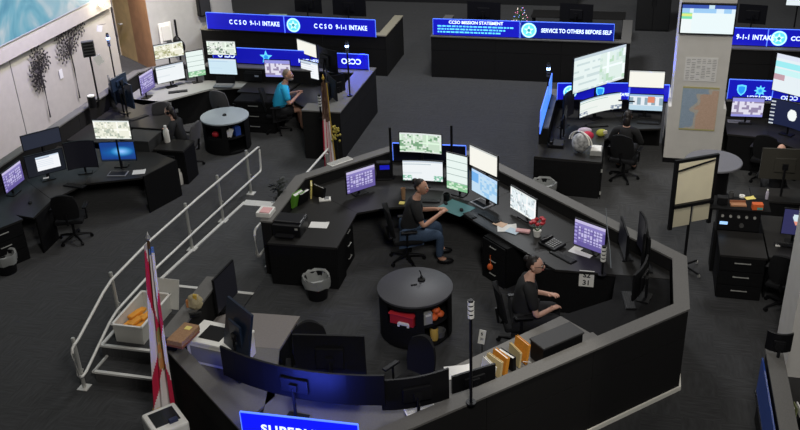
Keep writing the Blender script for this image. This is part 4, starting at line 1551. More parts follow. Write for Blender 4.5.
t = thing('soft_bag', 'crumpled tan pouch standing on the entrance wall cap', 'bag', (-5.176, 9.110, 1.500), 0.2)
bm = new()
vs = ball(bm, (0, 0, 0.11), (0.10, 0.06, 0.12), 3)
for v in bm.verts:
    v.co += Vector((hsh(v.co.x * 50, v.co.z * 40) - .5, hsh(v.co.y * 50, v.co.x * 30) - .5, 0)) * 0.03
    v.co.z = max(v.co.z, 0)
obj('pouch', bm, mat('tan_cloth', (0.42, 0.36, 0.22), 0.85), t, True)
bx('tab', mat('rust_tab', (0.45, 0.18, 0.06), 0.8), t, (-0.09, -0.02, 0.10), (0.03, 0.05, 0.10))
bx('tie', gold, t, (0.02, -0.03, 0.2), (0.05, 0.04, 0.08), bev=.01)
t = thing('stapler', 'black stapler lying between the tan pouch and the cardboard binder', 'stapler', (-5.106, 8.959, 1.500), radians(40))
bx('base', black, t, (0, 0, 0.01), (0.16, 0.04, 0.02), bev=.004)
bx('arm', black, t, (0, 0, 0.04), (0.16, 0.035, 0.03), bev=.008, ry=0.12)

t = thing('plastic_bin', 'translucent white plastic bin of orange packets on the landing', 'bin', (-6.66, 10.17, FL), 0)
w_, d_, h_ = 0.44, 0.88, 0.30
semi = mat('translucent_plastic', (0.66, 0.65, 0.60), 0.4, alpha=0.9)
bm = new()
for sx in (-1, 1):
    box(bm, (sx * w_ / 2, 0, h_ / 2), (0.012, d_, h_), ry=sx * 0.08)
for sy in (-1, 1):
    box(bm, (0, sy * d_ / 2, h_ / 2), (w_, 0.012, h_), rx=-sy * 0.05)
box(bm, (0, 0, 0.008), (w_ - .01, d_ - .01, 0.016))
obj('tub', bm, semi, t)
bm = new()
for sx in (-1, 1):
    box(bm, (sx * (w_ / 2 + .012), 0, h_), (0.035, d_ + .05, 0.02), bev=.004)
for sy in (-1, 1):
    box(bm, (0, sy * (d_ / 2 + .01), h_), (w_ + .05, 0.035, 0.02), bev=.004)
obj('rim', bm, white, t)
bx('lid', semi, t, (0.10, 0.50, 0.27), (0.50, 0.02, 0.46), rx=-0.35)
for k in range(7):
    bm = new(); box(bm, (0, 0, 0.03), (0.10, 0.24, 0.05), bev=0.015)
    o = obj('orange_packet', bm, mat('orange_pack', (0.85, 0.36, 0.04), 0.5), None, True, loc=(-6.80 + 0.10 * (k % 3) + .02 * hsh(k), 9.95 + 0.17 * (k // 3) + 0.05 * (k % 2), FL + 0.12 + .045 * (k % 2)), rz=-0.5 + 0.4 * hsh(k, 2))
    tag(o, 'orange packet lying in the white plastic bin', 'packet', 'orange packets in the bin')
t = thing('copier', 'white copier with a dark glass panel at the foot of the flag', 'copier', (-4.95, 7.595, 0), radians(48))
bx('body', white, t, (0, 0, 0.5), (0.42, 0.46, 0.98), bev=0.03)
bx('glass_panel', mat('dark_glass', (0.012, 0.016, 0.018), 0.2), t, (0.0, 0.02, 0.991), (0.30, 0.28, 0.008))
bx('control_block', mat('navy_block', (0.02, 0.03, 0.08), 0.4), t, (0.06, -0.12, 1.01), (0.11, 0.06, 0.05), bev=0.01)

# ================================================================== LEFT WORKSTATIONS
PH = 1.1
partition('long dark partition with grey cap between the cream wall and the left workstations', [(-10.6, 19.9), (-11.42, 19.0), (-11.42, 12.2)], 0, PH, th=0.2)
t = thing('corner_desk', 'black corner desk of the lower left workstation with the purple monitor', 'desk', (-10.2, 13.8, 0))
D0 = 0.75
worktop(t, [(-11.2, 12.5), (-9.84, 12.33), (-9.92, 13.02), (-11.2, 13.9)], D0)
worktop(t, [(-11.2, 13.905), (-9.918, 13.03), (-9.68, 13.73), (-9.9, 15.3), (-11.2, 15.3)], D0)
worktop(t, [(-9.675, 13.74), (-8.75, 14.16), (-8.42, 15.02), (-9.0, 15.3), (-9.895, 15.3)], D0)
panel(t, (-8.70, 14.18), (-8.42, 15.00), 0, D0 + 0.02)
panel(t, (-10.9, 15.26), (-8.6, 15.26), 0, D0 - .035)
panel(t, (-9.86, 12.40), (-9.90, 12.95), 0, D0 - .035)
dr = thing('drawer_pedestal', 'dark drawer pedestal with two satin handles at the left edge', 'drawers', (-10.5, 12.05, 0), radians(62))
drawers(dr, (0, 0, 0), (0.75, 0.75, 0.74), 3, hw=0.20)
bx('top', lamtop, dr, (0, 0, 0.76), (0.79, 0.80, 0.035))
binbag((-10.106, 11.694, 0.000), 'waste bin with a clear bag beside the drawer pedestal at the left edge', 0.19, 0.34)
monitor((-10.692, 12.849), (-10.720, 13.444), 0.900, 0.381, 'purple button-grid monitor at the lower left', scr_purple, D0)
monitor((-10.665, 13.510), (-10.197, 14.009), 0.900, 0.414, 'monitor showing one small white window, lower left', scr_boxwhite, D0, res=(60, 36))
monitor((-10.678, 13.569), (-10.239, 14.111), 1.420, 0.278, 'switched-off monitor above the one with the white window', scr_off, D0)
monitor((-10.139, 14.018), (-9.645, 14.240), 0.900, 0.525, 'switched-off curved monitor between the white window and the blue wallpaper', scr_dark, D0, curve=0.06)
monitor((-9.665, 14.364), (-8.965, 14.452), 1.400, 0.366, 'pale map monitor above the blue wallpaper monitor on the left', scr_map((0.86, 0.86, 0.74), (0.45, 0.50, 0.42), (0.66, 0.68, 0.56), 0.40), D0)
monitor((-9.682, 14.450), (-9.038, 14.595), 0.900, 0.379, 'monitor with a glowing blue wallpaper on the left', scr_windows, D0)
keyboard((-9.806, 13.620, 0.750), radians(-5), 'black keyboard of the lower left workstation')
mouse((-10.240, 12.838, 0.750), 0.3, 'black mouse beside the lower left purple monitor')
t = thing('tablet', 'dark tablet lying below the blue wallpaper monitor', 'tablet', (-9.264, 14.241, 0.750), radians(10))
bx('case', mat('tablet_grey', (0.28, 0.28, 0.30), 0.4), t, (0, 0, 0.008), (0.36, 0.22, 0.016), bev=.005)
bx('glass', black, t, (0, 0, 0.018), (0.32, 0.18, 0.003))
sheet((-8.895, 14.379, 0.756), radians(20), (0.24, 0.20), 'white sheet right of the tablet on the lower left desk')
sheet((-10.385, 13.620, 0.870), radians(30), (0.10, 0.06), 'small white slip under the white window monitor')
t = thing('storage_box', 'dark grey cabinet box standing at the right end of the lower left desk', 'cabinet', (-9.50, 15.66, 0))
bx('body', mat('grey_cabinet', (0.028, 0.028, 0.028), 0.6), t, (0, 0, 0.46), (0.62, 0.56, 0.92), bev=.01)
bx('top', mat('grey_cabinet_top', (0.035, 0.035, 0.035), 0.6), t, (0, 0, 0.93), (0.64, 0.58, 0.03))
chair((-9.55, 12.95, 0), radians(20), 'black office chair at the lower left workstation')

# second left workstation, seen over the first
t = thing('corner_desk', 'black desk of the woman behind the lower left workstation', 'desk', (-10.2, 17.2, 0))
worktop(t, [(-11.2, 15.6), (-9.9, 15.6), (-9.9, 16.0), (-9.45, 16.0), (-9.45, 17.0), (-10.0, 18.0), (-11.2, 18.1)], D0)
panel(t, (-9.9, 15.98), (-9.12, 15.98), 0, D0 + .22, name='screen_panel')
worktop(t, [(-9.15, 15.45), (-8.5, 15.45), (-8.5, 16.0), (-9.15, 16.0)], D0)
panel(t, (-9.1, 15.5), (-8.52, 15.5), 0, D0 - .035)
panel(t, (-8.52, 15.5), (-8.52, 15.98), 0, D0 - .035)
monitor((-10.415, 17.139), (-11.043, 17.486), 0.920, 0.529, 'dark monitor back with a painted blue sheen beside the small black column on the left', scr_dark, D0, body=bluish)
monitor((-10.946, 17.310), (-11.359, 17.830), 0.920, 0.465, 'dark narrow monitor back nearest the cream wall', scr_dark, D0, body=bluish)
monitor((-10.635, 17.320), (-10.653, 16.743), 1.420, 0.251, 'dark upper monitor back under the wooden door', scr_dark, D0, body=bluish)
keyboard((-10.275, 16.996, 0.750), radians(60), 'black keyboard in front of the woman on the left')
chair((-8.85, 16.30, 0), radians(88), 'grey office chair of the woman on the left', chairgrey)
person((-8.90, 16.27, 0), radians(92), 'woman with dark hair and a headset seated in profile behind the lower left desk', skin_l, hair_d, shirt_b, trouser, hair='long', headset=True, hands=((-0.12, 0.36, 0.80), (0.12, 0.36, 0.80)), sleeve=2, nod=0.2, lean=0.1)
bottle((-9.026, 15.843, 0.750), 'pale bottle standing on the desk beside the woman on the left', 0.06, 0.36)
bottle((-8.670, 15.478, 0.000), 'pale bottle standing on the carpet beside the lower left desk', 0.06, 0.34)
t = thing('desk_speaker', 'black column with a white top on the left partition cap', 'speaker', (-11.104, 16.625, 1.100))
bm = new(); cyl(bm, (0, 0, 0), (0, 0, 0.24), 0.085, seg=20); obj('body', bm, black, t, True)
bm = new(); cyl(bm, (0, 0, 0.24), (0, 0, 0.265), 0.075, seg=20); obj('lid', bm, offw, t, True)
sl = stack_light((-11.424, 18.194, 1.100), 1.153, 'blue-lit stack light with a white tag on a pole near the wooden door', True, 0.30)
bx('paper_tag', paper, sl, (-0.10, -0.10, 1.28), (0.12, 0.012, 0.14), rz=.9, ry=.3)
bx('tag_string', blackm, sl, (-0.05, -0.05, 1.36), (0.16, 0.006, 0.006), rz=.78)
P98, H98 = (-11.210, 17.040, 1.100), 1.326
t = thing('slotted_light', 'dark slotted box with a white tag on a pole, left of the blue-lit stack light', 'device', P98, radians(35))
bm = new(); cyl(bm, (0, 0, 0), (0, 0, 0.02), 0.06, seg=16); obj('foot', bm, blackm, t)
bm = new(); cyl(bm, (0, 0, 0), (0, 0, H98 - 0.3), 0.02, seg=8); obj('pole', bm, blackm, t)
bx('box', mat('grey_device', (0.07, 0.07, 0.07), 0.5), t, (0, 0, H98 - 0.17), (0.26, 0.1, 0.34), bev=.01)
for k in range(5):
    bx('slot', black, t, (0, -0.052, H98 - 0.30 + 0.065 * k), (0.21, 0.006, 0.03))
bx('paper_tag', paper, t, (0.16, -0.06, H98 - 0.42), (0.17, 0.012, 0.20), ry=-.4)
bx('tag_string', blackm, t, (0.08, -0.03, H98 - 0.31), (0.18, 0.006, 0.006), rz=-.3)
# metal palm trees on the cream wall: trunk rods and clusters of cut leaves
def palm(y, ztop, label, heads):
    t = thing('wall_art', label, 'wall art', (-13.14, y, 0))
    bm = new(); tube(bm, [(0, 0, 0.25), (0, 0.02, 1.0), (0, 0, ztop)], [0.020, 0.018, 0.014], 8); obj('trunk', bm, darkmetal, t, True)
    for hy, hz_, r in heads:
        bm = new()
        n = 11
        for k in range(n):
            a = 2 * pi * k / n + hy
            tube(bm, [(0, hy, hz_), (0, hy + r * cos(a), hz_ + r * .95 * sin(a))], 0.005, 4)
            for q in range(3):
                rr = r * (0.42 + 0.27 * q)
                a2 = a + 0.10 * (1 if q % 2 else -1)
                box(bm, (0.008, hy + rr * cos(a2), hz_ + rr * sin(a2) * 0.95), (0.006, 0.062, 0.036), rx=a2 + (0.6 if q % 2 else -0.6))
        tube(bm, [(0, 0, ztop - 0.25), (0, hy * .6, hz_ - r * .3), (0, hy, hz_)], 0.010, 6)
        o = obj('fronds', bm, darkmetal, t)
palm(17.9, 1.5, 'left dark metal palm tree mounted on the cream wall', ((0.0, 1.72, 0.28), (-0.16, 1.40, 0.26), (0.20, 1.55, 0.26), (-0.12, 1.15, 0.24)))
palm(19.2, 1.6, 'larger dark metal palm tree right of the other on the cream wall', ((-0.30, 1.98, 0.26), (0.15, 2.02, 0.30), (0.52, 1.92, 0.30), (-0.26, 1.52, 0.30), (0.12, 1.62, 0.28)))
t = thing('wall_sign', 'small white notice fixed low on the cream wall under the large palm', 'notice', (-13.180, 18.708, 1.038))
bx('plate', paper, t, (0, 0, 0), (0.012, 0.14, 0.22))
# video wall and wall lamps
t = thing('video_wall', 'large cyan and white video screen high on the cream wall', 'screen', (-13.02, 15.6, 2.40))
bm = new(); box(bm, (0.01, 0, 1.55), (0.02, 9.6, 3.10)); obj('screen', bm, art_mat(), t)
bx('frame', mat('pale_frame', (0.45, 0.47, 0.5), 0.5), t, (-0.005, 0, -0.012), (0.05, 9.64, 0.024))
for k, (y, z) in enumerate(((20.55, 2.40), (21.05, 2.36), (21.4, 2.22))):
    t = thing('wall_lamp', ('bright warm wall lamp nearest the video screen', 'small wall lamp between the bright one and the door', 'small round wall lamp next to the door')[k], 'lamp', (-13.03, y, z))
    bm = new(); cyl(bm, (0, 0, 0), (0.10, 0, 0), 0.05, seg=14); obj('mount', bm, steel, t)
    bm = new(); ball(bm, (0.12, 0, 0), (0.06, (0.14, 0.07, 0.06)[k], (0.22, 0.09, 0.07)[k]), 2); obj('bulb', bm, lampglow, t, True)
    pl = bpy.data.lights.new('wall_lamp_light', 'POINT'); pl.energy = (16, 4, 2)[k]; pl.color = (1, 0.88, 0.66) ; pl.shadow_soft_size = 0.1
    lo = bpy.data.objects.new('wall_lamp_light', pl); lo.location = (0.32, 0, 0); lo.parent = t; C.objects.link(lo)

# grey wall: white telephone board, black bags
t = thing('wall_telephone', 'white wall panel with a dark handset on the grey wall', 'telephone', (-12.28, 22.14, 0), radians(51))
bx('panel', white, t, (0.12, -0.03, 0.95), (0.36, 0.05, 0.75), bev=.01)
bx('holder', offw, t, (0.12, -0.07, 1.05), (0.24, 0.05, 0.40), bev=.01)
bx('handset', mat('grey_device', (0.07, 0.07, 0.07), 0.5), t, (0.16, -0.10, 0.80), (0.14, 0.04, 0.10), bev=.01)
t = thing('coat_stand', 'dark pole with hanging dark bags against the grey wall', 'stand', (-11.98, 22.45, 0))
bm = new(); cyl(bm, (0, 0, 0), (0, 0, 1.35), 0.03, seg=10); obj('pole', bm, blackm, t)
bm = new(); cyl(bm, (0, 0, 0), (0, 0, 0.03), 0.2, seg=20); obj('foot', bm, blackm, t)
bm = new(); ball(bm, (0.03, -0.10, 0.72), (0.13, 0.10, 0.22), 2); ball(bm, (0.13, -0.05, 0.62), (0.09, 0.08, 0.18), 2); obj('hanging_bag', bm, black, t, True)
t = thing('wall_box', 'black box mounted on the grey wall near the far counter', 'device', (-11.50, 23.20, 0), radians(52))
bx('body', black, t, (0, -0.10, 1.55), (0.34, 0.18, 0.52), bev=.015)
bx('door', mat('box_lid', (0.03, 0.03, 0.032), 0.6), t, (0, -0.195, 1.55), (0.28, 0.012, 0.44))
bx('bracket', blackm, t, (0, -0.02, 1.55), (0.10, 0.06, 0.2))

# ================================================================== BACK LEFT WORKSTATION
partition('charcoal partition with grey cap at the right of the back left workstation, lit blue on top', [(-6.55, 17.10), (-5.70, 17.10), (-5.70, 19.98), (-9.9, 19.98)], 0, PH, th=0.42)
sign((-9.731, 19.873), (-6.799, 19.804), PH, 1.48, 'blue edge-lit sign with a star behind the map monitors, read from the far side', ((0.12, 0.0, 0.17, 'CCSO'), (0.85, -0.05, 0.13, 'DISPATCH')), ((0.47, 0.17, 'star'),), back=True)
sign((-6.752, 19.810), (-5.825, 19.787), PH, 1.46, 'short blue edge-lit sign with reversed lettering beside the stack light', ((0.55, 0.0, 0.18, 'CCSO'),), back=True)
stack_light((-5.772, 18.058, 1.100), 1.215, 'blue-lit stack light on the partition cap behind the man in turquoise', True, 0.26)
stack_light((-6.126, 17.098, 0.950), 0.505, 'short banded stack light beside the second flag', False, 0.24)
t = thing('curved_desk', 'pale edged curved desk of the back left workstation', 'desk', (-9.5, 19.0, 0))
worktop(t, [(-11.2, 18.0), (-10.55, 17.75), (-10.1, 18.2), (-9.5, 18.95), (-8.75, 19.2), (-8.75, 19.7), (-11.2, 19.3)], D0, m=mat('pale_worktop', (0.30, 0.30, 0.28), 0.5))
worktop(t, [(-8.745, 18.85), (-7.6, 18.8), (-7.5, 19.6), (-8.745, 19.7)], D0 + .02)
worktop(t, [(-7.55, 18.75), (-6.7, 18.0), (-6.5, 17.3), (-6.15, 17.3), (-6.15, 19.6), (-7.45, 19.6)], D0)
panel(t, (-10.5, 18.2), (-8.8, 19.5), 0, D0 - .035)
panel(t, (-6.95, 18.3), (-6.6, 17.6), 0, D0 - .035)
dr = thing('drawer_pedestal', 'black drawer pedestal between the far round table and the man in turquoise', 'drawers', (-8.15, 18.62, 0))
drawers(dr, (0, 0, 0), (0.95, 0.6, 0.74), 3, hw=0.24)
monitor((-10.659, 17.928), (-10.629, 18.504), 0.920, 0.439, 'purple monitor at the left of the back left workstation', scr_purple, D0)
monitor((-10.639, 18.675), (-10.193, 19.182), 0.920, 0.396, 'white table monitor under the olive map in the back left workstation', scr_form(low=False), D0)
monitor((-10.735, 18.913), (-10.223, 19.356), 1.420, 0.337, 'olive map monitor at the top of the back left workstation', scr_map((0.86, 0.84, 0.70), (0.42, 0.42, 0.22), (0.66, 0.66, 0.46), 0.42), D0)
monitor((-10.096, 19.195), (-9.785, 19.462), 0.920, 0.617, 'upright portrait monitor in the back left workstation', scr_sheet, D0, res=(26, 44))
monitor((-9.676, 19.469), (-8.980, 19.481), 0.950, 0.373, 'pale blue monitor above the open laptop', scr_form((0.62, 0.80, 0.90), (0.45, 0.62, 0.78), (0.6, 0.85, 0.9), (0.75, 0.82, 0.9), False), D0)
monitor((-9.662, 19.473), (-8.963, 19.514), 1.420, 0.325, 'green map monitor above the pale blue one in the back left workstation', scr_map((0.72, 0.80, 0.70), (0.15, 0.22, 0.16), (0.88, 0.9, 0.86), 0.42), D0)
monitor((-8.279, 19.525), (-7.668, 19.557), 0.920, 0.403, 'pale lilac monitor behind the head of the man in turquoise', scr_shift, D0)
monitor((-7.587, 19.954), (-6.985, 19.539), 1.420, 0.309, 'cream upper monitor tilted towards the man in turquoise', scr_cream, D0)
monitor((-7.448, 19.708), (-6.950, 19.470), 0.920, 0.388, 'white lower monitor in front of the man in turquoise', scr_white, D0)
monitor((-5.967, 18.377), (-6.262, 18.148), 0.950, 0.527, 'dark monitor back at the corner below the blue lamp', scr_dark, D0, curve=0.05)
monitor((-6.225, 18.577), (-6.775, 18.988), 1.420, 0.476, 'dark upper monitor back behind the cream tilted monitor', scr_dark, D0, curve=0.05)
monitor((-5.987, 17.700), (-6.506, 18.623), 0.950, 0.581, 'dark curved monitor seen edge-on in front of the blue-lit cap', scr_dark, D0, curve=0.05)
t = thing('laptop', 'open laptop below the pale blue monitor in the back left workstation', 'laptop', (-9.207, 19.157, 0.770), radians(5))
bx('base', mat('laptop_grey', (0.10, 0.11, 0.12), 0.4), t, (0, 0, 0.012), (0.46, 0.28, 0.024), bev=.006)
bx('lid', black, t, (0, 0.15, 0.09), (0.46, 0.02, 0.16), rx=-0.25)
bm = new()
for i in range(12):
    for j in range(4):
        box(bm, (-0.19 + i * .0345, -0.03 + j * .04, .026), (.026, .03, .006))
o = obj('keys', bm, mat('grey_keys', (0.25, 0.25, 0.25), 0.5), t); o['kind'] = 'stuff'
keyboard((-10.154, 18.668, 0.750), radians(28), 'black keyboard on the pale curved desk')
t = thing('printer', 'black desktop printer left of the pale lilac monitor', 'printer', (-8.603, 19.665, 0.770), 0)
bx('body', black, t, (0, 0, 0.12), (0.46, 0.34, 0.22), bev=.02)
bx('lid', mat('printer_lid', (0.02, 0.02, 0.022), 0.35), t, (0, 0.02, 0.245), (0.42, 0.28, 0.03), bev=.01)
bx('display', mat('pale_display', (0.35, 0.4, 0.5), 0.3), t, (0.1, -0.172, 0.16), (0.10, 0.006, 0.04))
chair((-8.88, 18.40, 0), radians(-5), 'grey office chair facing the laptop in the back left workstation', chairgrey)
chair((-9.98, 17.55, 0), radians(25), 'grey office chair facing the purple monitor of the back left workstation', chairgrey)
carousel((-8.45, 17.42, 0), 'round table beyond the ramp, its top painted pale for the reflected light', tabletop_l, 1.05, 0.75)
bm = new(); cyl(bm, (0, 0, 0), (0, 0, 0.03), 0.05, 0.035, 14); tag(obj('table_hub', bm, black, None, True, loc=(-8.45, 17.42, 0.75)), 'small black puck in the middle of the pale round table', 'puck')
bm = new(); ball(bm, (0, 0, .07), (.08, .06, .07), 2); tag(obj('red_pouch', bm, red, None, True, loc=(-8.533, 17.029, .39)), 'red pouch in the pale round table', 'pouch')
t = thing('paper_bundle', 'crumpled white papers in the pale round table', 'paper', (-8.215, 17.096, .39), .5)
bx('upper_sheet', paper, t, (0, 0, .10), (.10, .05, .18), ry=.4); bx('lower_sheet', paper, t, (-.04, 0.02, .08), (.12, .04, .14), ry=-.5)
bm = new(); box(bm, (0, 0, .10), (.13, .13, .2), bev=.01); cyl(bm, (0, 0, .2), (0, 0, .22), .04, seg=10); tag(obj('blue_box', bm, blueplastic, None, loc=(-8.118, 17.236, .39), rz=.9), 'blue box at the right of the pale round table', 'box')
chair((-7.66, 18.45, 0), radians(-75), 'black office chair of the man in turquoise')
person((-7.62, 18.46, 0), radians(-62), 'man in a turquoise shirt and black shorts seated in profile', skin_t, hair_g, shirt_t, trouser, hair='thin', beard=True, zs=0.41, scale=1.1, sleeve=0.8, fat=1.4, lean=0.14, nod=-0.05, turn=-0.4,
       hands=((-0.05, 0.42, 0.80), (0.10, 0.42, 0.78)), shorts=True)

# ================================================================== FLAGS
def flag(loc, h, label, colf, wtop, wbot, drop, lean, finial, ph=0.0, fringe=True):
    t = thing('flag', label, 'flag', loc)
    bm = new(); lathe(bm, [(0, 0), (0.17, 0), (0.17, 0.02), (0.05, 0.06), (0.03, 0.12), (0, 0.12)], 20); obj('base', bm, mat('brass', (0.35, 0.25, 0.08), 0.35, metal=0.6), t, True)
    bm = new(); cyl(bm, (0, 0, 0.1), (0, 0, h), 0.016, seg=10); obj('pole', bm, wooddark, t, True)
    bm = new(); lathe(bm, [(0, 0), (.02, 0.01), (.03, .04), (.012, .08), (0, .13)], 12, (0, 0, h)); obj('finial', bm, finial, t, True)

    def pos(u, v):
        k = v
        w = wbot + (wtop - wbot) * k ** 0.8
        x = 0.02 + u * w - lean * w
        y = -0.03 - 0.042 * sin(u * 5.2 * pi + ph) * (0.35 + 0.65 * (1 - k)) - 0.02 * sin(3 * v + 6 * u)
        z = h - 0.06 - (1 - v) * drop - 0.10 * u * (1 - k) + 0.03 * sin(u * 9)
        return (x, y, z)
    o = grid_col('cloth', PRINT, t, 40, 60, pos, colf)
    o.data.polygons.foreach_set('use_smooth', [True] * len(o.data.polygons))
    bm = new()
    n = 24
    pts = [pos(1.0, j / n) for j in range(n + 1)] 
    if fringe:
        tube(bm, pts, 0.012, 6)
    tube(bm, [pos(j / n, 0.0) for j in range(n + 1)], 0.012, 6)
    obj('fringe', bm, gold, t, True)
    return t


R_, W_ = (0.62, 0.02, 0.07), (0.88, 0.82, 0.80)


def fl_white(u, v):
    # white field, red diagonal bars, seal in the middle
    if v > 0.96:
        return (0.10, 0.20, 0.45) if u > 0.3 else (0.55, 0.5, 0.5)
    d = hypot((u - 0.62) * 0.5, v - 0.42)
    if d < 0.13:
        k = hsh(int(u * 12), int(v * 40))
        return (0.62, 0.28, 0.08) if k < 0.5 else ((0.30, 0.28, 0.10) if k < 0.75 else (0.60, 0.42, 0.18))
    if abs(v - (0.95 - 0.85 * u)) < 0.13 or abs(v - (0.05 + 0.62 * u)) < 0.10:
        return R_
    return W_


def fl_stripes(u, v):
    if v > 0.62:
        return (0.13, 0.07, 0.05) if hsh(int(u * 6), int(v * 24)) > 0.25 else (0.25, 0.16, 0.12)
    return R_ if int(u * 6 + 0.4) % 2 == 0 else W_


f1 = flag((-5.43, 8.30, 0), 2.962, 'white flag with red bars and a seal, hanging beside the steps', fl_white, 0.12, 0.30, 2.40, 0.5, mat('silver_finial', (0.5, 0.5, 0.48), 0.3, metal=0.6), fringe=False)
f1.rotation_euler.y = 0.085
flag((-5.62, 15.98, 0), 2.189, 'furled red and white striped flag at the far end of the ramp', fl_stripes, 0.10, 0.24, 1.95, 0.5, gold, 1.2)
t = thing('flower_spray', 'yellow gold tassel bunch hanging beside the striped flag', 'tassel', (-5.42, 15.95, 0))
bm = new(); cyl(bm, (0, 0, 0), (0, 0, 0.95), 0.012, seg=8); cyl(bm, (0, 0, 0), (0, 0, 0.02), .1, seg=14); obj('rod', bm, blackm, t)
bm = new()
for k in range(26):
    ball(bm, (0.09 * (hsh(k, 1) - .5) * 2, 0.07 * (hsh(k, 2) - .5) * 2, 0.98 + 0.30 * hsh(k, 3)), (0.025, 0.025, 0.03), 1)
obj('tassel', bm, mat('old_gold', (0.42, 0.34, 0.06), 0.6), t)

# ================================================================== FAR COUNTERS
partition('far left counter with a grey cap carrying the blue intake signs', [(-11.3, 24.3), (-11.3, 22.50), (-6.12, 22.50), (-6.12, 24.4)], 0, PH, th=0.24, capm=mat('warm_lit_cap', (0.34, 0.31, 0.23), 0.6))  # yellowish light on this cap is painted into its colour
sign((-11.075, 22.524), (-8.836, 22.409), PH, 1.55, 'left blue CCSO 9-1-1 INTAKE sign of the far left counter', ((0.62, 0, 0.165, 'C C S O  9-1-1 INTAKE', 0.80, 1.1),), ())
sign((-8.823, 22.411), (-6.331, 22.299), PH, 1.55, 'right blue CCSO 9-1-1 INTAKE sign with a round crest', ((0.62, 0, 0.165, 'C C S O  9-1-1 INTAKE', 0.80, 1.1),), ((0.10, 0.19, 'round'),))
partition('far middle counter under the blue motto signs', [(-4.98, 24.6), (-4.98, 22.60), (0.0, 22.60), (0.0, 24.6)], 0, PH, th=0.24)
sgn = sign((-4.92, 22.68), (-2.72, 22.68), PH, 1.52, 'blue sign with lines of small pale text on the far middle counter', ((0.5, 0.14, 0.11, 'CCSO MISSION STATEMENT'),), ())
for k in range(3):
    bm = new()
    x = 0.12
    while x < 2.0 - 0.15 * k:
        w = 0.04 + 0.09 * hsh(k, x)
        box(bm, (x + w / 2, -0.014, 0.25 - 0.075 * k), (w, 0.003, 0.038))
        x += w + 0.022
    o = obj('text_line', bm, lettc, sgn); o['kind'] = 'stuff'
sign((-2.69, 22.68), (-0.42, 22.68), PH, 1.52, 'blue SERVICE TO OTHERS BEFORE SELF sign of the far middle counter', ((0.60, 0, 0.14, 'SERVICE TO OTHERS BEFORE SELF', 0.80),), ((0.09, 0.19, 'round'),), panel=mat('deep_acrylic', (0.006, 0.015, 0.30), 0.2, emit=0.6))
partition('far right counter behind the pillar', [(1.6, 22.45), (6.5, 22.45)], 0, PH, th=0.24)
sign((1.609, 22.701), (3.100, 22.683), PH, 1.52, 'blue CCSO 9-1-1 INTAKE sign partly hidden by the pillar', ((0.62, 0, 0.165, 'C C S O  9-1-1 INTAKE', 0.80, 1.1),), ())
sign((3.111, 22.684), (4.330, 22.678), PH, 1.52, 'blue sign with a round crest at the right end of the far right counter', ((0.72, 0, 0.145, 'CCSO 9-1-1'),), ((0.20, 0.18, 'round'),))
# workstations behind the far counters
def far_station(x, y, label, n, colour, seed):
    t = thing('corner_desk', label, 'desk', (x, y, 0))
    bx('worktop', lamtop, t, (0, 0, 0.73), (2.6, 0.7, 0.04))
    bx('end_panel', lam, t, (-1.25, 0, 0.355), (0.04, 0.65, 0.71))
    bx('end_panel', lam, t, (1.25, 0, 0.355), (0.04, 0.65, 0.71))
far_station(-9.2, 24.2, 'dark desk behind the left intake sign', 3, None, 1)
far_station(-3.2, 24.6, 'dark desk behind the mission text sign', 3, None, 2)
far_station(-0.9 - 0.6, 26.3, 'dark desk far behind the motto sign', 3, None, 3)
far_station(3.6, 24.6, 'dark desk behind the far right counter', 3, None, 4)
monitor((-8.584, 24.752), (-9.409, 24.878), 1.000, 0.485, 'dark monitor back behind the right intake sign', scr_dark, 0.75)
monitor((-7.239, 24.583), (-8.207, 24.687), 1.000, 0.505, 'dark monitor back left of the lit cap of the far left counter', scr_dark, 0.75)
monitor((-3.453, 24.397), (-4.340, 24.495), 1.000, 0.514, 'dark monitor back above the mission text sign', scr_dark, 0.75)
monitor((-1.033, 24.474), (-1.875, 24.571), 1.000, 0.504, 'dark monitor back above the motto sign', scr_dark, 0.75)
monitor((3.828, 25.550), (4.404, 25.509), 1.350, 0.441, 'cyan lit monitor cut off at the top right corner', scr_teal, 0.75)
monitor((3.306, 24.957), (2.655, 25.071), 1.000, 0.467, 'dark monitor back right of the pillar screen', scr_dark, 0.75)
t = thing('supply_box', 'green and white supply box behind the left intake sign', 'box', (-9.75, 24.2, 0.75))
bx('body', mat('pale_green', (0.16, 0.36, 0.16), 0.6), t, (0, 0, 0.13), (0.5, 0.3, 0.26), bev=.01)
bx('label', mat('pink_label', (0.55, 0.25, 0.35), 0.6), t, (0.05, -0.152, 0.10), (0.3, 0.006, 0.10))
bx('lid', mat('mint', (0.45, 0.62, 0.50), 0.6), t, (0, 0, 0.28), (0.52, 0.32, 0.04))
chair((-8.1, 24.6, 0), radians(150), 'pale grey office chair behind the right intake sign', mat('pale_chair', (0.22, 0.22, 0.23), 0.9))
chair((-1.7, 25.4, 0), radians(190), 'dark office chair behind the motto sign')
chair((-3.9, 25.5, 0), radians(170), 'dark office chair behind the mission text sign')
t = thing('tabletop_tree', 'small tree with coloured lights standing behind the round crest', 'tree', (-2.797, 23.447, 1.000))
bm = new(); cyl(bm, (0, 0, -0.25), (0, 0, 0.62), 0.02, seg=6)
for k in range(34):
    a = k * 2.4; z = 0.02 + 0.018 * k; r = 0.36 * (1 - z / 0.75)
    tube(bm, [(0, 0, z), (r * cos(a), r * sin(a), z + 0.04)], 0.006, 4)
o = obj('branches', bm, leafg, t)
for k in range(40):
    a = k * 2.4 + .3; z = 0.04 + 0.015 * k; r = 0.34 * (1 - z / 0.78)
    bm = new(); ball(bm, (r * cos(a), r * sin(a), z + .04), (.011, .011, .011), 1)
    obj('light_bulb', bm, (mat('pink_bulb', (1, .25, .5), .3, emit=1.5), mat('blue_bulb', (.2, .35, 1), .3, emit=1.5), mat('white_bulb', (1, .8, .7), .3, emit=1.5))[k % 3], t)
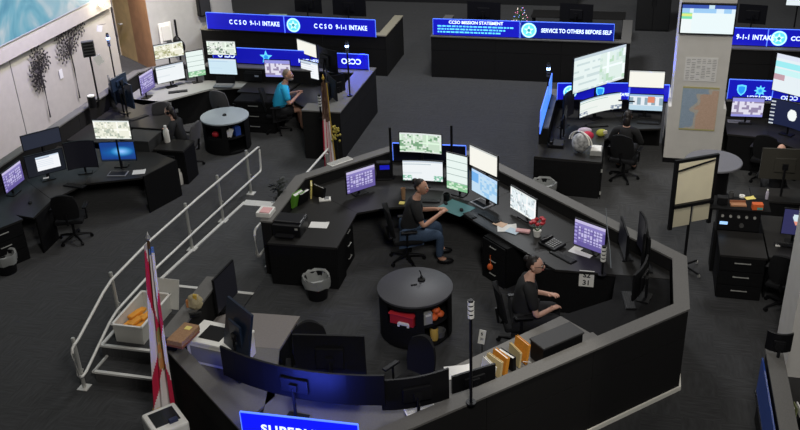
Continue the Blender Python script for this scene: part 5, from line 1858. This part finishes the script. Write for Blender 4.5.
bx('stand', black, t, (0, 0, -0.125), (0.3, 0.3, 0.25), bev=.02)
t = thing('storage_cabinet', 'tall black cabinet standing far back left of the pillar', 'cabinet', (0.56, 27.7, 0))
bx('body', mat('cabinet_black', (0.010, 0.010, 0.010), 0.6), t, (0, 0, 0.8), (0.95, 0.6, 1.6), bev=.01)
for s in (-1, 1):
    dd = bx('door', mat('cabinet_black', (0.010, 0.010, 0.010), 0.6), t, (s * .235, -.31, .8), (.455, .02, 1.5), bev=.004)
    bx('handle', blackm, dd, (s * .05, -.33, .85), (.02, .02, .2))

# ================================================================== PILLAR: screen, chart, map
t = thing('wall_screen', 'status screen with a blue header mounted high on the pillar', 'screen', (1.365, 18.02, 2.72), 0)
grid_col('screen', SCREEN, t, 56, 32, lambda u, v: ((u - .5) * 0.95, -0.035, 0.02 + v * 0.54), scr_status)
bx('frame', black, t, (0, 0, 0.29), (1.00, 0.06, 0.60), bev=.008)
bx('bracket', blackm, t, (0, 0.055, 0.29), (0.4, 0.06, 0.3))
t = thing('paper_chart', 'grey printed chart pinned to the pillar above the map', 'chart', (1.35, 18.085, 1.76), 0)
bx('sheet', mat('chart_paper', (0.82, 0.81, 0.79), 0.8), t, (0, 0, 0.24), (0.60, 0.008, 0.48))
bm = new()
for j in range(13):
    for i in range(6):
        if hsh(i, j) > 0.2:
            box(bm, (-0.24 + i * 0.096, -0.006, 0.04 + j * 0.033), (0.05 + .03 * hsh(i, j, 2), 0.004, 0.010))
o = obj('print', bm, mat('chart_ink', (0.34, 0.33, 0.33), 0.8), t); o['kind'] = 'stuff'


def mapcol(u, v):
    if v < .03 or v > .97:
        return (0.50, 0.46, 0.20)
    n = 0.35 * sin(u * 9 + 3 * sin(v * 7)) + 0.3 * sin(v * 13 + u * 5) + (u - 0.36 - 0.25 * (v - 0.5)) * 4.2 + (0.0 if v < .85 else -1.2)
    j = 0.06 * (hsh(int(u * 40), int(v * 50)) - .5)
    if n > 0.55:
        return (0.68 + j, 0.47 + j, 0.35 + j)
    if n > 0.1:
        return (0.60 + j, 0.56 + j, 0.50 + j)
    return (0.36 + j, 0.47 + j, 0.60 + j)


t = thing('wall_map', 'coloured map with a yellow border pinned to the pillar', 'map', (1.40, 18.085, 0.74), 0)
grid_col('print', PRINT, t, 48, 60, lambda u, v: ((u - .5) * 0.68, -0.010, 0.0 + v * 0.90), mapcol)
bx('backing', mat('map_edge', (0.55, 0.50, 0.22), 0.8), t, (0, 0, 0.45), (0.684, 0.012, 0.905))

# ================================================================== RIGHT MIDDLE WORKSTATION (before the pillar)
partition('dark partition with a grey cap left and behind the workstation before the pillar', [(0.75, 19.1), (-1.62, 19.1), (-1.62, 16.9)], 0, PH, th=0.2)
t = thing('corner_desk', 'dark corner desk of the workstation before the pillar', 'desk', (-0.8, 17.4, 0))
worktop(t, [(-1.62, 16.28), (-0.36, 16.20), (-0.36, 17.3), (0.05, 17.9), (-0.3, 18.9), (-1.42, 18.9), (-1.42, 17.0), (-1.62, 16.85)], D0)
worktop(t, [(0.055, 17.9), (0.72, 18.05), (0.72, 18.9), (-0.295, 18.9)], D0)
panel(t, (-1.60, 16.26), (-0.38, 16.20), 0, D0 - .035)
panel(t, (-0.37, 16.25), (-0.37, 17.2), 0, D0 - .035)
panel(t, (-1.61, 16.30), (-1.61, 16.88), 0, D0 - .035)
monitor((-1.052, 17.853), (-0.091, 18.934), 1.460, 0.733, 'large pale map monitor, upper left of the workstation before the pillar', scr_split, D0, res=(60, 36))
monitor((-0.948, 17.994), (-0.142, 18.681), 0.920, 0.345, 'curved wide white monitor under the large pale map', scr_form((0.86, 0.90, 0.86), (0.4, 0.6, 0.5), (0.25, 0.3, 0.4), (0.45, 0.6, 0.7)), D0, curve=0.08)
monitor((0.025, 18.552), (0.710, 18.562), 1.420, 0.344, 'plain white monitor beside the pillar', scr_cream, D0)
monitor((0.062, 18.566), (0.726, 18.576), 0.920, 0.338, 'monitor with blocks of grey and red below the plain white one', scr_boxes, D0)
monitor((-1.12, 16.95), (-1.12, 17.47), 0.92, 0.42, 'black monitor seen edge-on behind the tall blue glass', scr_dark, D0)
monitor((-1.22, 17.62), (-1.06, 18.05), 0.98, 0.5, 'black monitor between the tall blue glass and the curved wide monitor', scr_dark, D0, curve=.03)
sign((-1.55, 16.55), (-1.55, 18.75), PH, 1.557, 'tall pale blue edge-lit glass along the left partition before the pillar', (), (), panel=mat('pale_lit_glass', (0.08, 0.28, 1.0), 0.2, emit=1.0))
sg = sign((-1.399, 18.433), (0.033, 18.636), PH, 1.46, 'blue edge-lit sign with a crest behind the large pale map', ((0.92, -0.06, 0.09, 'DISPATCH'),), ((0.18, 0.14, 'round'), (0.60, 0.1, 'shield')), back=True)
sign((0.054, 18.581), (0.828, 18.632), PH, 1.46, 'blue edge-lit sign behind the plain white monitor', ((0.5, -0.1, 0.12, 'DISPATCH'),), (), back=True)
stack_light((-1.556, 17.945, 1.100), 0.952, 'blue-lit stack light at the corner of the tall blue glass', True, 0.28)
t = thing('backpack', 'grey and white striped bag with red trim on the desk before the pillar', 'bag', (-0.784, 16.621, 0.750), radians(10))
bm = new(); ball(bm, (0, 0, 0.20), (0.17, 0.14, 0.19), 3)
for v in bm.verts:
    v.co.z = max(0, v.co.z)
obj('body', bm, mat('bag_grey', (0.34, 0.34, 0.34), 0.8, noise=0.6, scale=14), t, True)
for k in range(4):
    bm = new(); tube(bm, [(0.2 * cos(a) * cos(0.5 * k - .8), -0.17 * cos(a) * 1.0 + .01, 0.2 + 0.215 * sin(a)) for a in [pi * q / 10 for q in range(11)]], 0.010, 6)
    obj('strap', bm, offw, t, True)
bm = new(); ball(bm, (0.12, 0.02, 0.33), (0.13, 0.09, 0.09), 2); obj('red_trim', bm, mat('crimson', (0.50, 0.02, 0.06), 0.7), t, True)
bm = new(); ball(bm, (0.08, 0.10, 0.40), (0.14, 0.08, 0.06), 2); obj('pale_cloth', bm, mat('pale_cloth', (0.5, 0.42, 0.5), 0.8), t, True)
t = thing('snack_bag', 'yellow and green packet on the desk right of the striped bag', 'packet', (-0.433, 17.474, 0.750), .4)
bm = new(); ball(bm, (0, 0, .07), (.11, .07, .08), 2); obj('packet', bm, mat('lime', (0.45, 0.45, 0.06), 0.5), t, True)
bx('label', mat('pale_label', (0.6, 0.55, 0.45), 0.6), t, (0.06, -.04, .09), (.09, .05, .07), bev=.01)
t = thing('paper_box', 'grey paper tray on the desk edge below the striped bag', 'tray', (-0.483, 16.620, 0.750), 0)
bx('tray', mat('grey_box', (0.28, 0.28, 0.27), 0.7), t, (0, 0, 0.05), (0.22, 0.3, 0.10), bev=.006)
bx('sheets', paper, t, (0, 0, 0.103), (0.18, 0.26, 0.01))
keyboard((0.464, 18.302, 0.750), 0, 'black keyboard under the grey and red monitor')
keyboard((-0.539, 17.989, 0.750), radians(18), 'black keyboard under the curved wide monitor')
t = thing('telephone', 'black desk telephone left of the striped bag', 'telephone', (-1.259, 16.840, 0.750), 0)
bx('body', black, t, (0, 0, 0.05), (0.30, 0.24, 0.07), bev=.015, rx=.15); bx('handset', blackm, t, (-.09, 0, .11), (.06, .22, .04), bev=.012)
chair((0.05, 17.15, 0), radians(-15), 'black office chair of the person facing the grey and red monitor')
person((0.03, 17.17, 0), radians(-8), 'dark-haired person in black seen from behind at the workstation before the pillar', skin_l, hair_d, shirt_b, trouser, hair='long', headset=True, sleeve=2, hands=((-0.16, 0.38, 0.80), (0.16, 0.38, 0.80)))
binbag((-1.393, 15.960, 0.000), 'waste bin with a clear bag in front of the workstation before the pillar', 0.21, 0.36)
t = thing('door_stop', 'small pale clip on the right edge of the front panel before the pillar', 'clip', (-0.345, 16.19, 0.0))
for z in (0.12, 0.58):
    bx('plate', steel, t, (0, 0, z), (0.03, 0.03, 0.06))
bx('rod', blackm, t, (0, 0, 0.33), (0.012, 0.012, 0.66))

# ================================================================== RIGHT WORKSTATIONS
partition('dark partition behind the workstation right of the pillar', [(6.0, 19.1), (1.98, 19.1)], 0, PH, th=0.2)
sign((1.995, 18.973), (2.843, 18.977), PH, 1.52, 'blue edge-lit sign with a shield and a star right of the pillar', ((0.72, -0.15, 0.10, 'DISPATCH'),), ((0.30, 0.11, 'shield'), (0.72, 0.12, 'burst')), back=True)
sign((2.852, 18.979), (3.502, 18.957), PH, 1.52, 'blue edge-lit sign behind the cyan striped monitor', ((0.5, -0.13, 0.12, 'CCSO'),), (), back=True)
t = thing('corner_desk', 'dark desk of the workstation right of the pillar', 'desk', (3.0, 18.2, 0))
worktop(t, [(1.98, 17.95), (2.75, 17.85), (2.75, 18.9), (1.98, 18.9)], D0)
worktop(t, [(2.755, 17.8), (3.4, 17.2), (4.6, 17.2), (4.6, 18.9), (2.755, 18.9)], D0)
panel(t, (2.0, 17.98), (2.72, 17.90), 0, D0 - .035)
monitor((2.057, 18.491), (2.654, 18.524), 0.920, 0.391, 'pale lilac table monitor right of the pillar', scr_shift, D0)
monitor((2.779, 18.648), (3.304, 18.267), 1.460, 0.746, 'cyan striped monitor at the right edge', scr_teal, D0)
monitor((2.771, 18.221), (3.329, 17.838), 0.940, 0.499, 'dark curved monitor showing a white disc at the right edge', scr_disc, D0, curve=0.06, res=(60, 36))
keyboard((2.246, 18.622, 0.750), 0, 'pale keyboard under the lilac table monitor', mat('pale_keys', (0.40, 0.40, 0.50), 0.5))
chair((2.704, 17.528, 0.000), radians(-20), 'black office chair right of the pillar')
person((2.70, 15.90, 0), radians(0), 'person with a bald head mostly hidden behind the large monitor back', skin_l, hair_d, shirt_b, trouser, hair='bald', sleeve=2, hands=((-0.16, 0.38, 0.80), (0.16, 0.38, 0.80)))
# grey round table
t = thing('round_table', 'grey round table between the pillar and the whiteboard', 'table', (1.745, 17.892, 0.000)) if False else thing('round_table', 'grey round table between the pillar and the whiteboard', 'table', (1.66, 16.62, 0))
bm = new(); lathe(bm, [(0, .75), (.50, .75), (.51, .74), (.51, .715), (.5, .71), (0, .71)], 48); obj('table_top', bm, tabletop_g, t, True)
bm = new(); cyl(bm, (0, 0, .03), (0, 0, .71), .30, seg=28); obj('column', bm, black, t, True)
bm = new(); cyl(bm, (0, 0, 0), (0, 0, .03), .36, seg=28); obj('foot', bm, black, t, True)

# whiteboard stand
t = thing('whiteboard', 'cream whiteboard on a black wheeled stand behind the central workstation', 'whiteboard', (1.12, 13.80, 0), radians(30))
bw = 0.64
def slab(z0, z1, y, nm, m_, x0=-bw / 2, x1=bw / 2):
    return bx(nm, m_, t, ((x0 + x1) / 2, y, (z0 + z1) / 2), (x1 - x0, 0.02, z1 - z0))
slab(1.27, 1.98, -0.03, 'upper_board', boardm)
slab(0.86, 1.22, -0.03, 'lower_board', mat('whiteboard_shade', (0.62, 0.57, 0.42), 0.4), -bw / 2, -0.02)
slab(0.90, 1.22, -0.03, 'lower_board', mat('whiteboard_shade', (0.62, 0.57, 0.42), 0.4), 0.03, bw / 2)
for s in (-1, 1):
    bx('frame_side', blackm, t, (s * (bw / 2 + 0.03), -0.02, 1.42), (0.06, 0.05, 1.20))
bx('frame_top', blackm, t, (0, -0.02, 2.0), (bw + 0.12, 0.05, 0.05))
bx('marker_tray', blackm, t, (0, -0.05, 1.245), (bw + 0.06, 0.09, 0.05))
bm = new(); cyl(bm, (0, -0.005, 0.06), (0, -0.005, 1.25), 0.024, seg=10); obj('post', bm, blackm, t)
bm = new(); tube(bm, [(-0.36, -0.08, 1.86), (0.30, -0.06, 1.95)], 0.014); obj('pointer', bm, blackm, t)
for a in (0.3, 1.87, 3.44, 5.01):
    bm = new(); tube(bm, [(0, 0, .09), (.32 * cos(a), .32 * sin(a), .06)], 0.018); f = obj('leg', bm, blackm, t)
    bm = new(); cyl(bm, (.32 * cos(a) - .012, .32 * sin(a), .03), (.32 * cos(a) + .012, .32 * sin(a), .03), .03, seg=10); obj('caster', bm, steel, f)

# radio desk
t = thing('radio_cabinet', 'dark drawer cabinet with three satin handles on the right', 'drawers', (1.91, 13.42, 0), 0)
drawers(t, (0, 0, 0), (0.66, 0.75, 0.73), 3, hw=0.24)
bx('top', lamtop, t, (0, 0, 0.75), (0.68, 0.80, 0.035))
t = thing('radio_set', 'black radio unit with knobs and a small blue display on the drawer cabinet', 'radio', (1.87, 13.98, 0.0), 0)
bx('carcass', lam, t, (0, 0, 0.38), (0.68, 0.3, 0.76))
bx('body', black, t, (0, 0, 0.95), (0.64, 0.30, 0.36), bev=.012)
bx('display', mat('radio_lcd', (0.35, 0.6, 1.0), 0.3, emit=0.9), t, (-0.22, -0.153, 0.90), (0.12, 0.006, 0.05))
for k in range(5):
    bm = new(); cyl(bm, (-0.25 + 0.12 * k, -0.15, 1.03), (-0.25 + 0.12 * k, -0.175, 1.03), 0.022, seg=12); obj('knob', bm, steel, t)
bm = new(); cyl(bm, (0.05, -0.15, 0.88), (0.05, -0.18, 0.88), 0.035, seg=14); obj('dial', bm, mat('grey_device', (0.07, 0.07, 0.07), 0.5), t)
bx('shelf', lam, t, (0, 0.05, 1.15), (0.90, 0.46, 0.03))
ZS = 1.165
t = thing('supply_box', 'orange box on the cluttered shelf above the radio unit', 'box', (2.120, 13.871, 1.165), .1)
bx('body', mat('orange_red', (0.70, 0.13, 0.03), 0.6), t, (0, 0, .05), (.16, .10, .10), bev=.006); bx('label', mat('teal_label', (0.1, 0.4, 0.35), 0.6), t, (.03, -.052, .03), (.08, .004, .04))
sheet((2.047, 14.250, 1.165), .4, (0.16, 0.10), 'yellow note on the cluttered shelf above the radio unit', yellow)
bottle((2.297, 14.256, 1.165), 'small pale bottle at the right end of the cluttered shelf', .025, .17, mat('lilac', (0.45, 0.42, 0.5), .4))
t = thing('tray', 'orange-brown tray on the cluttered shelf above the radio unit', 'tray', (1.844, 13.965, 1.165), .1)
bx('base', mat('amber_tray', (0.42, 0.20, 0.10), 0.6), t, (0, 0, .012), (.24, .12, .024)); bx('rim', mat('amber_rim', (0.3, 0.12, 0.06), 0.6), t, (0, .06, .03), (.24, .01, .05))
for k, (px_, lab) in enumerate(((0, 'black box at the left end of the cluttered shelf'), (1, 'dark cup at the back of the cluttered shelf'), (2, 'white tape roll in the middle of the cluttered shelf'))):
    p = ((1.604, 13.996, 1.165), (1.756, 14.238, 1.165), (1.926, 14.267, 1.165))[k]
    bm = new()
    if k == 0: box(bm, (0, 0, .06), (.16, .12, .12), bev=.01)
    elif k == 1: lathe(bm, [(0, 0), (.035, 0), (.042, .10), (.036, .10), (.03, .01), (0, .01)], 14)
    else: lathe(bm, [(.02, 0), (.045, 0), (.045, .03), (.02, .03), (.02, 0)], 16)
    tag(obj(('small_box', 'cup', 'tape_roll')[k], bm, (black, mat('grey_device', (0.07, 0.07, 0.07), 0.5), white)[k], None, loc=p), lab, ('box', 'cup', 'tape')[k])
t = thing('corner_desk', 'dark desk at the right edge with the picture monitor', 'desk', (3.1, 13.8, 0))
worktop(t, [(2.28, 13.1), (4.2, 13.0), (4.2, 14.5), (2.28, 14.5)], D0)
panel(t, (2.30, 13.15), (2.30, 14.45), 0, D0 - .035)
panel(t, (2.3, 14.4), (4.2, 14.4), 0, D0 - .035)
monitor((2.478, 13.592), (2.834, 13.557), 0.920, 0.423, 'monitor showing a dark picture at the right edge', scr_photo, D0)
keyboard((2.609, 13.507, 0.750), radians(-8), 'black keyboard below the picture monitor at the right edge')
bm = new(); box(bm, (0, 0, .01), (.07, .05, .02), bev=.004); tag(obj('card_reader', bm, white, None, loc=(2.439, 13.477, 0.750)), 'small white card reader beside the keyboard at the right edge', 'card reader')
monitor((3.049, 15.381), (2.296, 15.339), 1.050, 0.533, 'large dark brown monitor back above the radio desk', scr_dark, D0, body=mat('brown_black', (0.045, 0.042, 0.034), 0.5))
t = thing('corner_desk', 'dark desk carrying the large monitor back', 'desk', (3.1, 15.6, 0))
worktop(t, [(2.2, 15.05), (4.2, 15.05), (4.2, 15.58), (2.2, 15.58)], D0)
panel(t, (2.2, 15.09), (4.2, 15.09), 0, D0 - .035)
chair((2.549, 12.894, 0.000), radians(-25), 'black office chair at the picture monitor')

# near right corner
partition('low dark partition with a blue glass front at the bottom right corner', [(1.90, 10.15), (1.90, 7.2)], 0, PH, th=0.2)
sign((1.86, 10.0), (1.86, 7.3), 0.55, 1.06, 'dim blue glass strip on the bottom right partition', (), (), edge=False, panel=mat('shaded_blue_glass', (0.02, 0.05, 0.22), 0.3, emit=0.12))
monitor((2.169, 10.066), (1.895, 10.077), 1.140, 0.235, 'dark rounded monitor back above the bottom right partition', scr_dark, D0, curve=.05)
t = thing('corner_desk', 'dark desk behind the bottom right partition', 'desk', (2.6, 8.6, 0))
worktop(t, [(2.12, 7.2), (3.3, 7.2), (3.3, 10.1), (2.12, 10.1)], D0)
panel(t, (2.12, 10.08), (3.3, 10.08), 0, D0 - .035)
t = thing('paper_bundle', 'yellow-white cards standing in a black holder at the bottom right corner', 'cards', (2.122, 9.160, 0.750), 0.2)
bx('holder', black, t, (0, 0, .08), (.22, .16, .16), bev=.01)
for k in range(4):
    bx('card', (mat('pale_yellow', (0.62, 0.56, 0.28), .7), paper, mat('olive_card', (0.2, 0.22, 0.1), .7), paper)[k], t, (-.07 + .045 * k, 0.0, .2), (.012, .12, .18), ry=.25 - .12 * k)
bm = new(); ball(bm, (0, 0, .16), (.13, .12, .16), 2); cyl(bm, (0, 0, 0), (0, 0, .1), .08, seg=12)
tag(obj('dark_bag', bm, black, None, True, loc=(2.32, 9.0, 0.75)), 'dark bag beside the yellow-white cards in the bottom right corner', 'bag')
